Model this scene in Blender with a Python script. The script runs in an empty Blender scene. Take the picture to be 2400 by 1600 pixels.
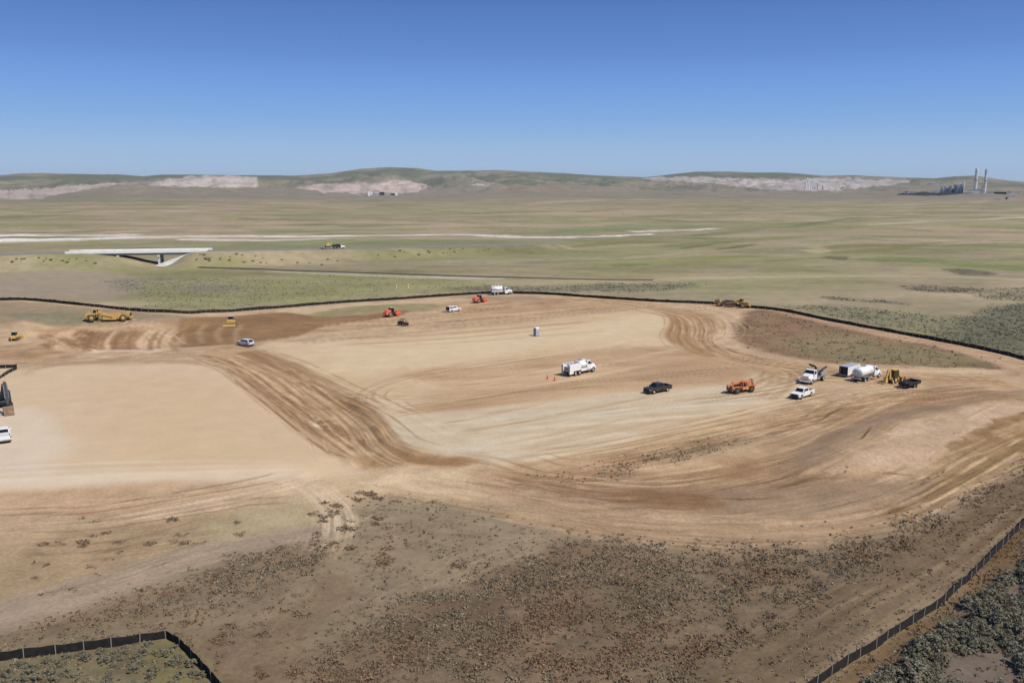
import bpy, bmesh, math, random
import numpy as np
from mathutils import Vector, Matrix
R = math.radians
random.seed(7)
# ------------------------------------------------------------------ camera, world, sun, exposure
SC = bpy.context.scene
COL = SC.collection
CAM_H = 40.0; PITCH = R(9.88); FPX = 2078.0            # focal length in pixels of the 2400 wide photo
cam_d = bpy.data.cameras.new('camera'); cam = bpy.data.objects.new('camera', cam_d); COL.objects.link(cam)
cam.location = (0, 0, CAM_H); cam.rotation_euler = (math.pi/2 - PITCH, 0, 0)
cam_d.sensor_width = 36; cam_d.lens = 36*FPX/2400
cam_d.clip_start = 1; cam_d.clip_end = 60000
SC.camera = cam
SUN_EL = R(52); SUN_AZ = R(34)                         # sun on the right, a little behind the camera
sv = Vector((math.cos(SUN_EL)*math.cos(SUN_AZ), -math.cos(SUN_EL)*math.sin(SUN_AZ), math.sin(SUN_EL)))
sd = bpy.data.lights.new('sun', 'SUN'); sd.energy = 4.5; sd.angle = R(0.5); sd.color = (1.0, 0.945, 0.85)
so = bpy.data.objects.new('sun', sd); COL.objects.link(so); so.rotation_euler = sv.to_track_quat('Z', 'Y').to_euler()
so.location = (200, -100, 400)
W = bpy.data.worlds.new('World'); SC.world = W; W.use_nodes = True
nt = W.node_tree; nt.nodes.clear()
wo = nt.nodes.new('ShaderNodeOutputWorld'); bg = nt.nodes.new('ShaderNodeBackground'); sky = nt.nodes.new('ShaderNodeTexSky')
sky.sky_type = 'NISHITA'; sky.sun_disc = False; sky.sun_elevation = SUN_EL
sky.sun_rotation = math.atan2(sv.x, sv.y)
sky.altitude = 2000; sky.air_density = 1.15; sky.dust_density = 0.15; sky.ozone_density = 3.5
bg.inputs['Strength'].default_value = 0.10
# the deep clear blue of the high plains: the sky model graded by height above the horizon
tcw = nt.nodes.new('ShaderNodeTexCoord'); sx = nt.nodes.new('ShaderNodeSeparateXYZ'); rmp = nt.nodes.new('ShaderNodeValToRGB'); mxs = nt.nodes.new('ShaderNodeMix'); mxs.data_type = 'RGBA'
scv = nt.nodes.new('ShaderNodeVectorMath'); scv.operation = 'SCALE'; scv.inputs['Scale'].default_value = 10
def _l(c): return tuple((v/255/12.92 if v/255 <= .04045 else ((v/255+.055)/1.055)**2.4) for v in c)+(1,)
stops = [(0.0, (172,198,230)), (.041, (154,188,230)), (.0725, (128,173,230)), (.108, (111,158,228)), (.139, (96,140,213)), (.194, (76,118,190)), (.5, (66,104,166)), (1.0, (62,94,146))]
el = rmp.color_ramp.elements
el[0].position = stops[0][0]; el[0].color = _l(stops[0][1]); el[1].position = 1.0; el[1].color = _l(stops[-1][1])
for p_, c_ in stops[1:-1]: e_ = el.new(p_); e_.color = _l(c_)
nt.links.new(tcw.outputs['Generated'], sx.inputs[0]); nt.links.new(sx.outputs['Z'], rmp.inputs[0]); nt.links.new(rmp.outputs[0], scv.inputs[0])
mxs.inputs[0].default_value = .88; nt.links.new(sky.outputs[0], mxs.inputs[6]); nt.links.new(scv.outputs[0], mxs.inputs[7])
nt.links.new(mxs.outputs[2], bg.inputs[0]); nt.links.new(bg.outputs[0], wo.inputs[0])
SC.view_settings.view_transform = 'Standard'; SC.view_settings.look = 'None'
SC.view_settings.exposure = -0.05; SC.view_settings.gamma = 1
LGT = 1.08                                             # picture value / albedo of a sunlit flat surface

def lin(c): return c/12.92 if c <= 0.04045 else ((c+0.055)/1.055)**2.4
def C(r, g, b):                                        # colour seen in sunlight -> albedo
    return np.array([min(lin(v/255)/LGT, 0.85) for v in (r, g, b)])

# ------------------------------------------------------------------ noise
_rng = np.random.RandomState(3); _tab = _rng.rand(256, 256)
def vnoise(x, y, s=0):
    x = np.asarray(x, float) + s*37.7; y = np.asarray(y, float) + s*91.3
    xi = np.floor(x).astype(int); yi = np.floor(y).astype(int); fx = x-xi; fy = y-yi
    fx = fx*fx*(3-2*fx); fy = fy*fy*(3-2*fy)
    a = _tab[xi & 255, yi & 255]; b = _tab[(xi+1) & 255, yi & 255]; c = _tab[xi & 255, (yi+1) & 255]; d = _tab[(xi+1) & 255, (yi+1) & 255]
    return (a*(1-fx)+b*fx)*(1-fy) + (c*(1-fx)+d*fx)*fy
def fbm(x, y, s=0, o=4):
    t = 0; a = 1; n = 0
    for i in range(o):
        t = t + a*vnoise(x*2**i, y*2**i, s+i*5); n += a; a *= .55
    return t/n
def sst(a, b, x): t = np.clip((x-a)/(b-a), 0, 1); return t*t*(3-2*t)

# ------------------------------------------------------------------ terrain height (metres, world space)
K = 2400/2352.0
def ray(px, py):                                       # photo pixel (2400 wide) -> direction
    d = Vector(((px-1200)/FPX, 1, -(py-800)/FPX)); c, s = math.cos(PITCH), math.sin(PITCH)
    return Vector((d.x, d.y*c + d.z*s, -d.y*s + d.z*c)).normalized()
def flat(px, py):
    d = ray(px, py); t = CAM_H/-d.z; return (d.x*t, d.y*t)
def az_el(px, py):
    d = ray(px, py); return math.atan2(d.x, d.y), d.z/math.hypot(d.x, d.y)
def prof(pts):
    a = [az_el(x*K, y*K) for x, y in pts]; return np.array([p[0] for p in a]), np.array([p[1] for p in a])
SKY_A, SKY_E = prof([(-400,405),(0,402),(50,398),(130,398),(270,401),(330,405),(370,401),(440,401),(580,403),(680,404),(760,398),(830,388),(870,385),(900,384),(960,386),(1000,392),(1060,392),(1140,391),(1200,394),(1300,398),(1380,404),(1480,407),(1540,401),(1600,395),(1700,395),(1800,397),(1850,401),(1900,404),(1960,402),(2000,404),(2080,409),(2150,410),(2190,406),(2240,404),(2300,413),(2352,418),(2800,410)])
L1_A, L1_E = prof([(-400,455),(0,458),(100,450),(180,437),(260,424),(330,426),(420,430),(590,430),(700,434),(800,446),(900,452),(1000,445),(1120,425),(1200,418),(1300,420),(1450,428),(1650,436),(1760,442),(1900,446),(2000,442),(2100,440),(2200,436),(2352,438),(2800,440)])
def bump_poly(X, Y, P, f):
    return sst(-f, f, -sdist(X, Y, P))
def sdist(X, Y, P):
    n = len(P); d2 = np.full(X.shape, 1e18); ins = np.zeros(X.shape, bool)
    for i in range(n):
        ax, ay = P[i]; bx, by = P[(i+1) % n]; ex, ey = bx-ax, by-ay; L = ex*ex+ey*ey+1e-12
        t = np.clip(((X-ax)*ex+(Y-ay)*ey)/L, 0, 1); dx = X-ax-t*ex; dy = Y-ay-t*ey
        d2 = np.minimum(d2, dx*dx+dy*dy)
        cr = (ay > Y) != (by > Y)
        ins ^= cr & (X < (bx-ax)*(Y-ay)/((by-ay) if by != ay else 1e-9)+ax)
    d = np.sqrt(d2); return np.where(ins, -d, d)
def FP(pts): return [flat(x*K, y*K) for x, y in pts]
TERR = FP([(-500,752),(-100,752),(60,770),(120,752),(200,752),(320,752),(420,745),(470,728),(470,700),(-500,690)])
PAD_R = FP([(590,790),(900,772),(1200,742),(1480,712),(1550,730),(1560,790),(1620,820),(1760,850),(1790,872),(2300,880),(2300,925),(2000,925),(1700,990),(1350,1065),(1120,1078),(960,1040),(880,990),(800,900),(690,850)])
PAD_L = FP([(-500,850),(200,838),(420,832),(500,850),(560,890),(660,960),(740,1005),(800,1060),(700,1090),(450,1095),(200,1110),(-500,1130)])
BANK = FP([(1900,1010),(2100,955),(2352,905),(2700,880),(2700,960),(2352,985),(2200,1060),(2000,1090),(1850,1090)])
HW_Z = 7.0
def _hw(px, py, z):
    d = ray(px*K, py*K); t = (CAM_H-z)/-d.z; return (d.x*t, d.y*t)
HWP = [_hw(-700,596,6.5), _hw(-200,588,6.8), _hw(157,580.5,HW_Z), _hw(480,576,HW_Z), _hw(740,571.5,6), _hw(900,569,5), _hw(1100,564,4), _hw(1290,559,2.5)]
HWZ = [6.5, 6.8, HW_Z, HW_Z, 6, 5, 4, 2.5]
BR0, BR1 = HWP[2], HWP[3]
def near_line(X, Y, P):                                # nearest point on a polyline: along, signed across
    best = np.full(X.shape, 1e18); S = np.zeros(X.shape); T = np.zeros(X.shape); acc = 0
    for i in range(len(P)-1):
        ax, ay = P[i][:2]; bx, by = P[i+1][:2]; ex, ey = bx-ax, by-ay; L = math.hypot(ex, ey)+1e-9
        u = np.clip(((X-ax)*ex+(Y-ay)*ey)/(L*L), 0, 1); dx = X-ax-u*ex; dy = Y-ay-u*ey; d = dx*dx+dy*dy
        m = d < best; best = np.where(m, d, best); S = np.where(m, acc+u*L, S)
        T = np.where(m, np.sqrt(d)*np.sign(ex*dy-ey*dx), T); acc += L
    return S, T
HW_S = np.cumsum([0]+[math.dist(HWP[i], HWP[i+1]) for i in range(len(HWP)-1)])
BRS0 = HW_S[2]+11; BRS1 = HW_S[3]-7                    # opening under the bridge, along the highway
def hgt(X, Y):
    X = np.asarray(X, float); Y = np.asarray(Y, float)
    r = np.hypot(X, Y)+1e-6; a = np.arctan2(X, np.maximum(Y, -1e9))
    z = np.zeros(X.shape)
    near = r < 420
    if near.any():
        x, y = X[near], Y[near]
        z[near] += 2.6*bump_poly(x, y, TERR, 9) + 0.8*bump_poly(x, y, PAD_R, 3.5) + 0.7*bump_poly(x, y, PAD_L, 4) + 1.6*bump_poly(x, y, BANK, 5)
    und = (fbm(X/260, Y/170, 2)-.5)
    z += und*sst(480, 1100, r)*11 + (fbm(X/90, Y/70, 9)-.5)*sst(330, 600, r)*2.6
    hw = (r > 300) & (r < 1000)
    if hw.any():
        s, t = near_line(X[hw], Y[hw], HWP)
        zz = np.interp(s, HW_S, HWZ)
        m = 1-sst(7.5, 25, np.abs(t))
        op = sst(BRS0-4, BRS0+26, s)*(1-sst(BRS1-15, BRS1+1, s))
        op = op*(.45+.55*sst(BRS0+14, BRS0+38, s)); m2 = m*(1-op)*(1-sst(HW_S[-1]-8, HW_S[-1], s))
        z[hw] = z[hw]*(1-m)+zz*m2*1.0
    e1 = np.interp(a, L1_A, L1_E); e2 = np.interp(a, SKY_A, SKY_E)
    z1 = np.maximum(CAM_H+4100*e1, 3); z2 = CAM_H+7600*e2
    back = np.abs(a) > 0.8
    z2 = np.where(back, 110, z2); z1 = np.where(back, 30, z1)
    w1 = sst(2300, 4100, r); n = fbm(X/900+4, Y/700, 11)
    d2 = (1-sst(4100, 5000, r)*0.3*(1-sst(5000, 6200, r)))
    rid = np.clip((r-4300)/3300, 0, 1)**0.8
    gul = 1-0.95*(1-np.abs(fbm(X/520, Y/640, 21, 6)-.5)*3.2).clip(0, 1)*np.sin(np.pi*np.clip((r-2300)/5300, 0, 1))
    zz = z1*w1*d2*(1-rid) + z2*rid
    fall = 1-sst(7700, 11000, r)
    z = z + zz*gul*fall*np.where(r > 2300, 1, 0)
    z = z*(1-sst(9000, 12000, r))
    return z
def hit(px, py, D=False):                              # photo pixel -> point on the terrain
    if D: px, py = px*K, py*K
    d = ray(px, py); lo = None; prev = 30
    ts = None
    if d.z < -.05:
        t0 = (CAM_H-9)/-d.z; ts = np.arange(t0, (CAM_H+2)/-d.z+6, 1.0); zs = CAM_H + d.z*ts - hgt(d.x*ts, d.y*ts)
        if not (zs < 0).any(): ts = None
    if ts is None:
        ts = np.concatenate([np.arange(300, 700, 1.0), np.geomspace(700, 14000, 900)]); zs = CAM_H + d.z*ts - hgt(d.x*ts, d.y*ts)
    k = np.argmax(zs < 0)
    if zs[k] >= 0: k = len(ts)-1
    a, b = ts[max(k-1, 0)], ts[k]; za, zb = zs[max(k-1, 0)], zs[k]
    t = a+(b-a)*za/(za-zb+1e-9)
    return (d.x*t, d.y*t)
def H1(x, y): return float(hgt(np.array([x]), np.array([y]))[0])

# ------------------------------------------------------------------ terrain mesh
az = np.concatenate([np.arange(-180, -60, 4.0), np.arange(-60, -36, 1.0), np.arange(-36, 36, 0.05), np.arange(36, 60, 1.0), np.arange(60, 180, 4.0)])
elv = np.concatenate([[2.0, 20, 40, 55, 62], CAM_H/np.tan(np.radians(np.arange(33.5, 3.0, -0.045))), np.geomspace(770, 2500, 150), np.linspace(2520, 9000, 330), np.geomspace(9100, 14500, 14)])
A, E = np.meshgrid(np.radians(az), elv, indexing='ij')
GX = (np.sin(A)*E).ravel(); GY = (np.cos(A)*E).ravel()
na, ne = len(az), len(elv)
GZ = hgt(GX, GY)
N = len(GX)
col = np.zeros((N, 3)); wild = np.ones(N); brush = np.zeros(N); dz = np.zeros(N); soft = np.zeros(N)
GR = np.hypot(GX, GY)

def smooth(P, closed, n=5):
    out = []; m = len(P)
    rg = range(m) if closed else range(m-1)
    for i in rg:
        g = lambda j: np.array(P[j % m] if closed else P[min(max(j, 0), m-1)])
        p0, p1, p2, p3 = g(i-1), g(i), g(i+1), g(i+2)
        for k in range(n):
            t = k/n
            out.append(0.5*((2*p1)+(-p0+p2)*t+(2*p0-5*p1+4*p2-p3)*t*t+(-p0+3*p1-3*p2+p3)*t**3))
    if not closed: out.append(np.array(P[-1], float))
    return out
AZR = np.radians(az); G2X = GX.reshape(na, ne); G2Y = GY.reshape(na, ne); IDX = np.arange(N).reshape(na, ne)
def win(P, pad):                                       # the block of grid rows and columns around some points
    P = np.array([p[:2] for p in P], float); r = np.hypot(P[:, 0], P[:, 1]); a = np.arctan2(P[:, 0], P[:, 1]); r0 = max(r.min()-pad, 1); ap = pad/max(r.min(), 20)
    i0, i1 = np.searchsorted(AZR, [a.min()-ap, a.max()+ap]); j0, j1 = np.searchsorted(elv, [r0, r.max()+pad*1.2])
    return max(i0-1, 0), min(i1+1, na), max(j0-1, 0), min(j1+1, ne)
def fdist(P, pad, closed):
    """distance (signed for polygons) and along/across coordinates on the block of the grid near P"""
    i0, i1, j0, j1 = win(P, pad)
    if i1 <= i0 or j1 <= j0: return None
    X = G2X[i0:i1, j0:j1]; Y = G2Y[i0:i1, j0:j1]; best = np.full(X.shape, 1e12); S = np.zeros(X.shape); T = np.zeros(X.shape); ins = np.zeros(X.shape, bool); acc = 0; n = len(P)
    for k in range(n if closed else n-1):
        ax, ay = P[k][:2]; bx, by = P[(k+1) % n][:2]; ex, ey = bx-ax, by-ay; L = math.hypot(ex, ey)+1e-9
        a0, a1, b0, b1 = win([(ax, ay), (bx, by)], pad); a0 = max(a0, i0); a1 = min(a1, i1); b0 = max(b0, j0); b1 = min(b1, j1)
        if a1 > a0 and b1 > b0:
            q = (slice(a0-i0, a1-i0), slice(b0-j0, b1-j0)); x = X[q]; y = Y[q]
            u = np.clip(((x-ax)*ex+(y-ay)*ey)/(L*L), 0, 1); dx = x-ax-u*ex; dy = y-ay-u*ey; d = dx*dx+dy*dy; m = d < best[q]
            best[q] = np.where(m, d, best[q]); S[q] = np.where(m, acc+u*L, S[q]); T[q] = np.where(m, np.sqrt(d)*np.sign(ex*dy-ey*dx), T[q])
        if closed: ins ^= ((ay > Y) != (by > Y)) & (X < (bx-ax)*(Y-ay)/((by-ay) if by != ay else 1e-9)+ax)
        acc += L
    I = IDX[i0:i1, j0:j1]; d = np.sqrt(best); d = np.where(ins, -d, d) if closed else d
    m = d < pad
    return I[m], d[m], S[m], T[m]
def mixc(I, m, c):
    col[I] = col[I]*(1-m[:, None]) + np.asarray(c)*m[:, None]
def poly(pts, c, f=2.0, a=1.0, warp=2.0, wl=9.0, c2=None, w=None, br=None, mott=0.0, streak=None, sm=True, sf=None, seed=1):
    P = [hit(x, y, True) for x, y in pts]
    if sm: P = smooth(P, True, 4)
    I, d, _s, _t = fdist(P, f+warp*1.2+3, True)
    if len(I) == 0: return
    X, Y = GX[I], GY[I]
    d = d + (fbm(X/wl, Y/wl, seed)-.5)*2*warp
    m = sst(-f, f, -d)*a
    k = np.array(c)[None]*np.ones((len(I), 1))
    if c2 is not None:
        if streak:
            ang, lw, ww = streak; u = X*math.cos(ang)+Y*math.sin(ang); v = -X*math.sin(ang)+Y*math.cos(ang)
            n = fbm(u/lw, v/ww, seed+3, 3)
        else: n = fbm(X/wl, Y/wl, seed+3)
        n = sst(.3, .7, n)[:, None]; k = k*(1-n)+np.array(c2)*n
    if mott: m = m*(1-mott*sst(.35, .65, fbm(X/(wl*.6), Y/(wl*.6), seed+8)))
    mixc(I, m, k)
    if w is not None: wild[I] = wild[I]*(1-m)+w*m
    if br is not None: brush[I] = brush[I]*(1-m)+br*m
    if sf is not None: soft[I] = soft[I]*(1-m)+sf*m
def flow(pts, wd, c, c2=None, a=1.0, f=1.0, sw=0.8, sl=30.0, br=0.0, w=0.0, hz=0.0, seed=1, gap=0.0, warp=0.0):
    P = [hit(x, y, True) for x, y in pts]
    wd = [wd]*len(P) if not hasattr(wd, '__len__') else list(wd)
    Q = smooth([(p[0], p[1], q) for p, q in zip(P, wd)], False, 5)
    I, _d, s, t = fdist(Q, max(wd)/2+f+warp*1.1+1, False)
    if len(I) == 0: return
    X, Y = GX[I], GY[I]
    ss = np.cumsum([0]+[math.dist(Q[i][:2], Q[i+1][:2]) for i in range(len(Q)-1)])
    wid = np.interp(s, ss, [q[2] for q in Q])
    if warp: t = t+(fbm(X/12, Y/12, seed+40)-.5)*2*warp
    # round off the ends
    ends = sst(0, 1, (s+.01)/(3+f))*sst(0, 1, (ss[-1]-s+.01)/(3+f))
    m = sst(-f, f, wid/2-np.abs(t))*a*ends
    n1 = fbm(s/sl, t/sw, seed, 3); n2 = fbm(s/(sl*.5), t/(sw*2.5), seed+7, 2)
    if gap: m = m*(1-gap*sst(.42, .62, n2))
    k = np.array(c)[None]*np.ones((len(I), 1))
    if c2 is not None:
        q = sst(.3, .7, n1)[:, None]; k = k*(1-q)+np.array(c2)*q
    mixc(I, m, k); wild[I] = wild[I]*(1-m)+w*m; brush[I] = brush[I]*(1-m*(1 if br == 0 else 1))+br*m
    if hz: dz[I] += hz*(n1-.5)*m
# ------------------------------------------------------------------ ground colours (plain)
LITE = C(202,177,148); TAN = C(196,168,134); MID = C(180,149,116); DRK = C(160,128,96); DDRK = C(140,110,80)
GREY = C(203,188,166); PALE = C(214,194,166); GRN = C(143,138,98); OLV = C(136,124,82); DRY = C(166,147,121)
n1 = sst(.42, .70, fbm(GX/150, GY/100, 31, 5)); n2 = sst(.38, .64, fbm(GX/420, GY/160, 35, 5)); n3 = fbm(GX/60, GY/34, 37, 4)
col[:] = DRY*(1-n1[:, None])+GRN*n1[:, None]
t_ = (n2*.55)[:, None]; col[:] = col*(1-t_)+C(136,132,96)*t_
t_ = (sst(.55, .75, fbm(GX/330, GY/90, 44, 4))*.6)[:, None]; col[:] = col*(1-t_)+C(168,150,124)*t_
n6 = fbm(GX/46, GY/24, 39, 5)
t_ = (sst(.52, .72, fbm(GX/120, GY/60, 46, 5))*.6)[:, None]; col[:] = col*(1-t_)+C(120,116,76)*t_
t_ = (sst(.55, .75, fbm(GX/90, GY/50, 48, 5))*.45)[:, None]; col[:] = col*(1-t_)+C(178,158,130)*t_
calm_ = (1-.55*sst(380, 700, GR)); col *= (1+.36*(n3-.5)*calm_)[:, None]*(1+.26*(n6-.5)*calm_)[:, None]
far = (sst(1500, 3500, GR)*.8)[:, None]
n4 = sst(.38, .6, fbm(GX/500, GY/330, 51, 6))[:, None]
col[:] = col*(1-far)+(C(124,124,94)*(1-n4)+C(148,132,114)*n4)*far
hill = sst(4300, 5600, GR)[:, None]; n5 = sst(.4, .6, fbm(GX/320, GY/420, 57, 6))[:, None]
col[:] = col*(1-hill)+(C(108,110,86)*(1-n5)+C(138,128,106)*n5)*hill
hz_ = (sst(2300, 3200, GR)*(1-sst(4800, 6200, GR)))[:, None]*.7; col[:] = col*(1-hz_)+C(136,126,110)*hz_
# pale open-pit cuts on the far hillsides, given by bearing and height above the plain
GA = np.arctan2(GX, GY)
def pit(x0, x1, top, bot, c, rmin=3000, rmax=7700, a=1.0):
    # top / bot: lists of (px, py) -> bearing / elevation seen from the pad, turned into a band of the slope
    ta = [az_el(x*K, y*K) for x, y in top]; ba = [az_el(x*K, y*K) for x, y in bot]
    el = (GZ-CAM_H)/np.maximum(GR, 1)
    et = np.interp(GA, [p[0] for p in ta], [p[1] for p in ta]); eb = np.interp(GA, [p[0] for p in ba], [p[1] for p in ba])
    nz = (fbm(GA*130, GR/500, 61, 5)-.5)*0.006
    a0, a1 = az_el(x0*K, 420*K)[0], az_el(x1*K, 420*K)[0]
    m = sst(-.0006, .0006, et-el+nz)*sst(-.0006, .0006, el-eb+nz)*sst(0, .004, GA-a0)*sst(0, .004, a1-GA)*(GR > rmin)*(GR < rmax)*a
    nn = fbm(GA*60, GZ/7, 63, 5); nm = fbm(GA*330, GR/200, 65, 4)
    m = m*.86*(1-.5*sst(.58, .72, fbm(GA*110, GZ/22, 67, 4)))
    kk = np.array(c)[None]*(0.5+0.62*nn+.36*nm)[:, None]
    col[:] = col*(1-m[:, None])+kk*m[:, None]
PK = C(192,180,170)
pit(335, 596, [(335,423),(400,409),(480,404),(580,406),(596,410)], [(335,424),(400,429),(500,430),(596,430)], PK, 4500)
pit(150, 350, [(150,430),(250,420),(350,418)], [(150,437),(260,426),(350,424)], C(178,160,150), 4200, 7700, .6)
pit(670, 985, [(670,432),(740,422),(860,419),(925,413),(985,424)], [(670,433),(740,441),(850,445),(960,441),(985,428)], C(192,172,160), 4200)
pit(960, 1130, [(960,404),(1130,394)], [(960,410),(1130,400)], C(165,150,135), 5000, 7700, .45)
pit(1080, 1140, [(1080,424),(1140,421)], [(1080,427),(1140,424)], PK, 4200)
pit(1470, 2095, [(1470,409),(1560,405),(1700,409),(1850,413),(1900,409),(1990,411),(2095,415)], [(1470,411),(1600,419),(1700,429),(1800,437),(1930,438),(2000,430),(2095,418)], C(184,172,164), 4400)
pit(-40, 270, [(-40,440),(60,434),(180,427),(270,420)], [(-40,463),(60,459),(150,444),(270,424)], C(182,166,154), 3300)
pit(2060, 2300, [(2060,440),(2300,439)], [(2060,449),(2300,448)], C(92,90,92), 4000, 7000, .5)
_p = random.Random(31)
for k_ in range(46):                                   # swales, grass hollows and bare rises in gentle curves
    y_ = _p.choice([_p.uniform(470, 540), _p.uniform(545, 640), _p.uniform(480, 620)]); x_ = _p.uniform(-100, 2350) if y_ < 540 else _p.uniform(1250, 2450); L_ = _p.uniform(60, 330); t2 = _p.uniform(-.10, .03)*(1 if y_ > 500 else .4); bow = _p.uniform(-6, 6)*(1 if y_ > 520 else .4)
    w_ = _p.uniform(10, 26)*(1 if y_ > 560 else 1.8 if y_ > 510 else 3.2)
    flow([(x_,y_),(x_+L_*.35,y_+t2*L_*.35+bow),(x_+L_*.7,y_+t2*L_*.7+bow*.7),(x_+L_,y_+t2*L_)], [w_*.3,w_,w_*.8,w_*.2], [C(122,118,74), C(132,126,84), C(110,112,76), C(172,156,128), C(150,134,112)][k_ % 5], None, _p.uniform(.5, .85), w_*.22, w=.7, seed=500+k_, gap=.2, warp=w_*.2)
for pts_ in [[(1430,492),(1560,500),(1700,494)], [(1250,548),(1500,536),(1640,530),(1760,526)], [(1180,560),(1300,575),(1420,580)], [(1760,600),(1900,592),(2100,600),(2352,596)], [(1960,545),(2100,556),(2352,552)], [(640,500),(900,508),(1200,500)]]:
    flow(pts_, 5, C(112,108,76), None, .7, 2, w=.6, seed=560, gap=.3, warp=1)
poly([(1850,573),(1890,568),(1905,576),(1880,585),(1862,582)], C(186,176,132), 3, .7, 5, 6, mott=.5)
poly([(1900,588),(1950,590),(1935,597),(1905,595)], C(92,84,62), 1.5, .7, 4, 5, mott=.3)
poly([(2170,617),(2240,620),(2290,630),(2215,632)], C(84,80,62), 1.5, .75, 4, 6, mott=.4)
for pts_ in [[(1640,574),(1700,566),(1740,560)], [(1560,572),(1600,566),(1640,561)]]: flow(pts_, [3,9,4], C(104,100,62), None, .8, 2, w=.6, seed=570, warp=1.5)
# the plain: streaks of grass, alkali river, railway, roads
flow([(300,560),(600,563),(900,556),(1150,552),(1350,548)], 55, C(120,130,88), C(134,136,98), .7, 12, 10, 90, w=.6, seed=3, gap=.4)
flow([(1250,535),(1420,524),(1560,519),(1650,520)], 60, C(108,128,84), C(132,140,98), .9, 14, 10, 90, w=.6, seed=4, gap=.4)
flow([(550,532),(800,526),(1000,525)], 60, C(120,134,90), None, .6, 20, 10, 90, w=.6, seed=5, gap=.6)
flow([(-300,537),(0,540),(150,541),(330,540)], 26, C(232,224,214), C(206,194,182), .9, 5, 5, 60, seed=6, gap=.45, warp=9)
flow([(-300,554),(0,552),(200,549),(330,545),(500,543),(760,542),(900,541),(1050,539),(1180,544),(1300,545),(1400,542),(1500,536)], [60,52,46,26,22,24,24,22,26,22,18,8], C(240,234,226), C(204,194,180), 1, 4, 4, 70, seed=8, warp=5, gap=.22)
flow([(400,549),(520,552),(650,552),(760,548)], 20, C(214,202,188), None, .9, 5, 5, 60, seed=9, warp=6)
flow([(1450,533),(1540,529),(1600,527),(1650,524)], 22, C(222,212,200), C(190,178,160), .95, 4, 5, 40, seed=10, warp=8, gap=.3)
flow([(380,484),(450,485)], 70, C(190,185,170), None, .5, 14, seed=11)
flow([(690,528),(900,521),(1100,520)], 14, C(176,164,128), None, .6, 6, seed=12)
flow([(1990,517),(2120,508),(2352,498),(2600,486)], 17, C(178,170,138), None, .8, 5, seed=13, w=.4)
flow([(1820,522),(1940,504),(2080,500),(2300,497)], 16, C(112,118,88), None, .8, 6, seed=14)
flow([(1450,545),(1700,532),(1900,512)], 14, C(124,126,92), None, .6, 6, seed=15)
flow([(1200,470),(1330,462),(1500,458)], 60, C(178,160,140), None, .6, 20, seed=16, gap=.4)
flow([(1100,474),(1500,470),(1900,475)], 100, C(150,132,112), None, .5, 30, 20, 200, seed=17, gap=.5)
for (pts, w_, c_, a_, sd_) in [([(1520,568),(1600,560),(1680,553)], 22, C(118,122,80), .75, 20), ([(1690,582),(1790,572),(1880,570)], 24, C(118,124,78), .6, 21),
    ([(1330,607),(1500,602),(1700,590)], 12, C(136,138,74), .7, 22), ([(1180,605),(1300,600),(1400,598)], 12, C(128,116,96), .7, 23), ([(1150,575),(1280,574)], 8, C(120,112,92), .6, 24),
    ([(1980,590),(2150,600),(2400,622)], 30, C(112,128,72), .75, 25), ([(2150,570),(2400,560)], 40, C(118,126,82), .6, 26), ([(650,628),(800,636),(1000,630)], 14, C(128,134,76), .5, 27),
    ([(100,612),(350,622),(600,606)], 22, C(148,146,92), .6, 28), ([(1000,600),(1250,596),(1400,590)], 16, C(160,150,120), .5, 29), ([(1850,560),(2000,545),(2250,540)], 30, C(120,130,84), .5, 30)]:
    flow(pts, w_, c_, None, a_, 5, w=.7, seed=sd_, gap=.35, warp=4)
flow([(1500,645),(1700,637),(1950,634),(2200,636),(2400,645)], 12, C(178,166,134), None, .65, 5, seed=31, gap=.3, w=.4)
poly([(0,628),(180,622),(330,640),(300,680),(100,690),(-200,690),(-200,628)], C(160,144,124), 8, .8, 8, 30, w=.3)
poly([(280,640),(600,640),(900,660),(700,690),(500,708),(380,700)], C(128,124,104), 8, .65, 10, 30, c2=C(140,138,92), br=.3)
poly([(560,655),(800,625),(1120,655),(900,680),(640,700)], C(142,140,88), 8, .5, 10, 30, br=.12)
poly([(1000,662),(1300,655),(1600,650),(1500,668),(1250,670)], C(118,114,96), 5, .6, 6, 20, br=.8)
# sagebrush belts right of the far fence
poly([(1800,704),(1950,705),(2200,735),(2352,740),(2600,760),(2600,860),(2352,812),(2200,782),(2000,745),(1860,716)], C(130,126,98), 6, .7, 7, 16, c2=C(142,136,98), br=.7)
poly([(2170,760),(2230,720),(2300,704),(2500,690),(2600,860),(2400,820),(2280,800)], C(106,106,86), 6, .75, 8, 16, br=1)
for q in [[(1890,680),(1960,684),(2060,694),(2080,700),(1980,694),(1900,686)], [(2170,618),(2260,622),(2270,632),(2190,630)], [(2230,668),(2400,660),(2400,690),(2260,685)], [(1890,590),(1945,592),(1930,596),(1895,595)], [(2080,655),(2230,662),(2200,672),(2100,668)]]:
    poly(q, C(100,98,76), 3, .7, 4, 12, br=1, mott=.5)
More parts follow.
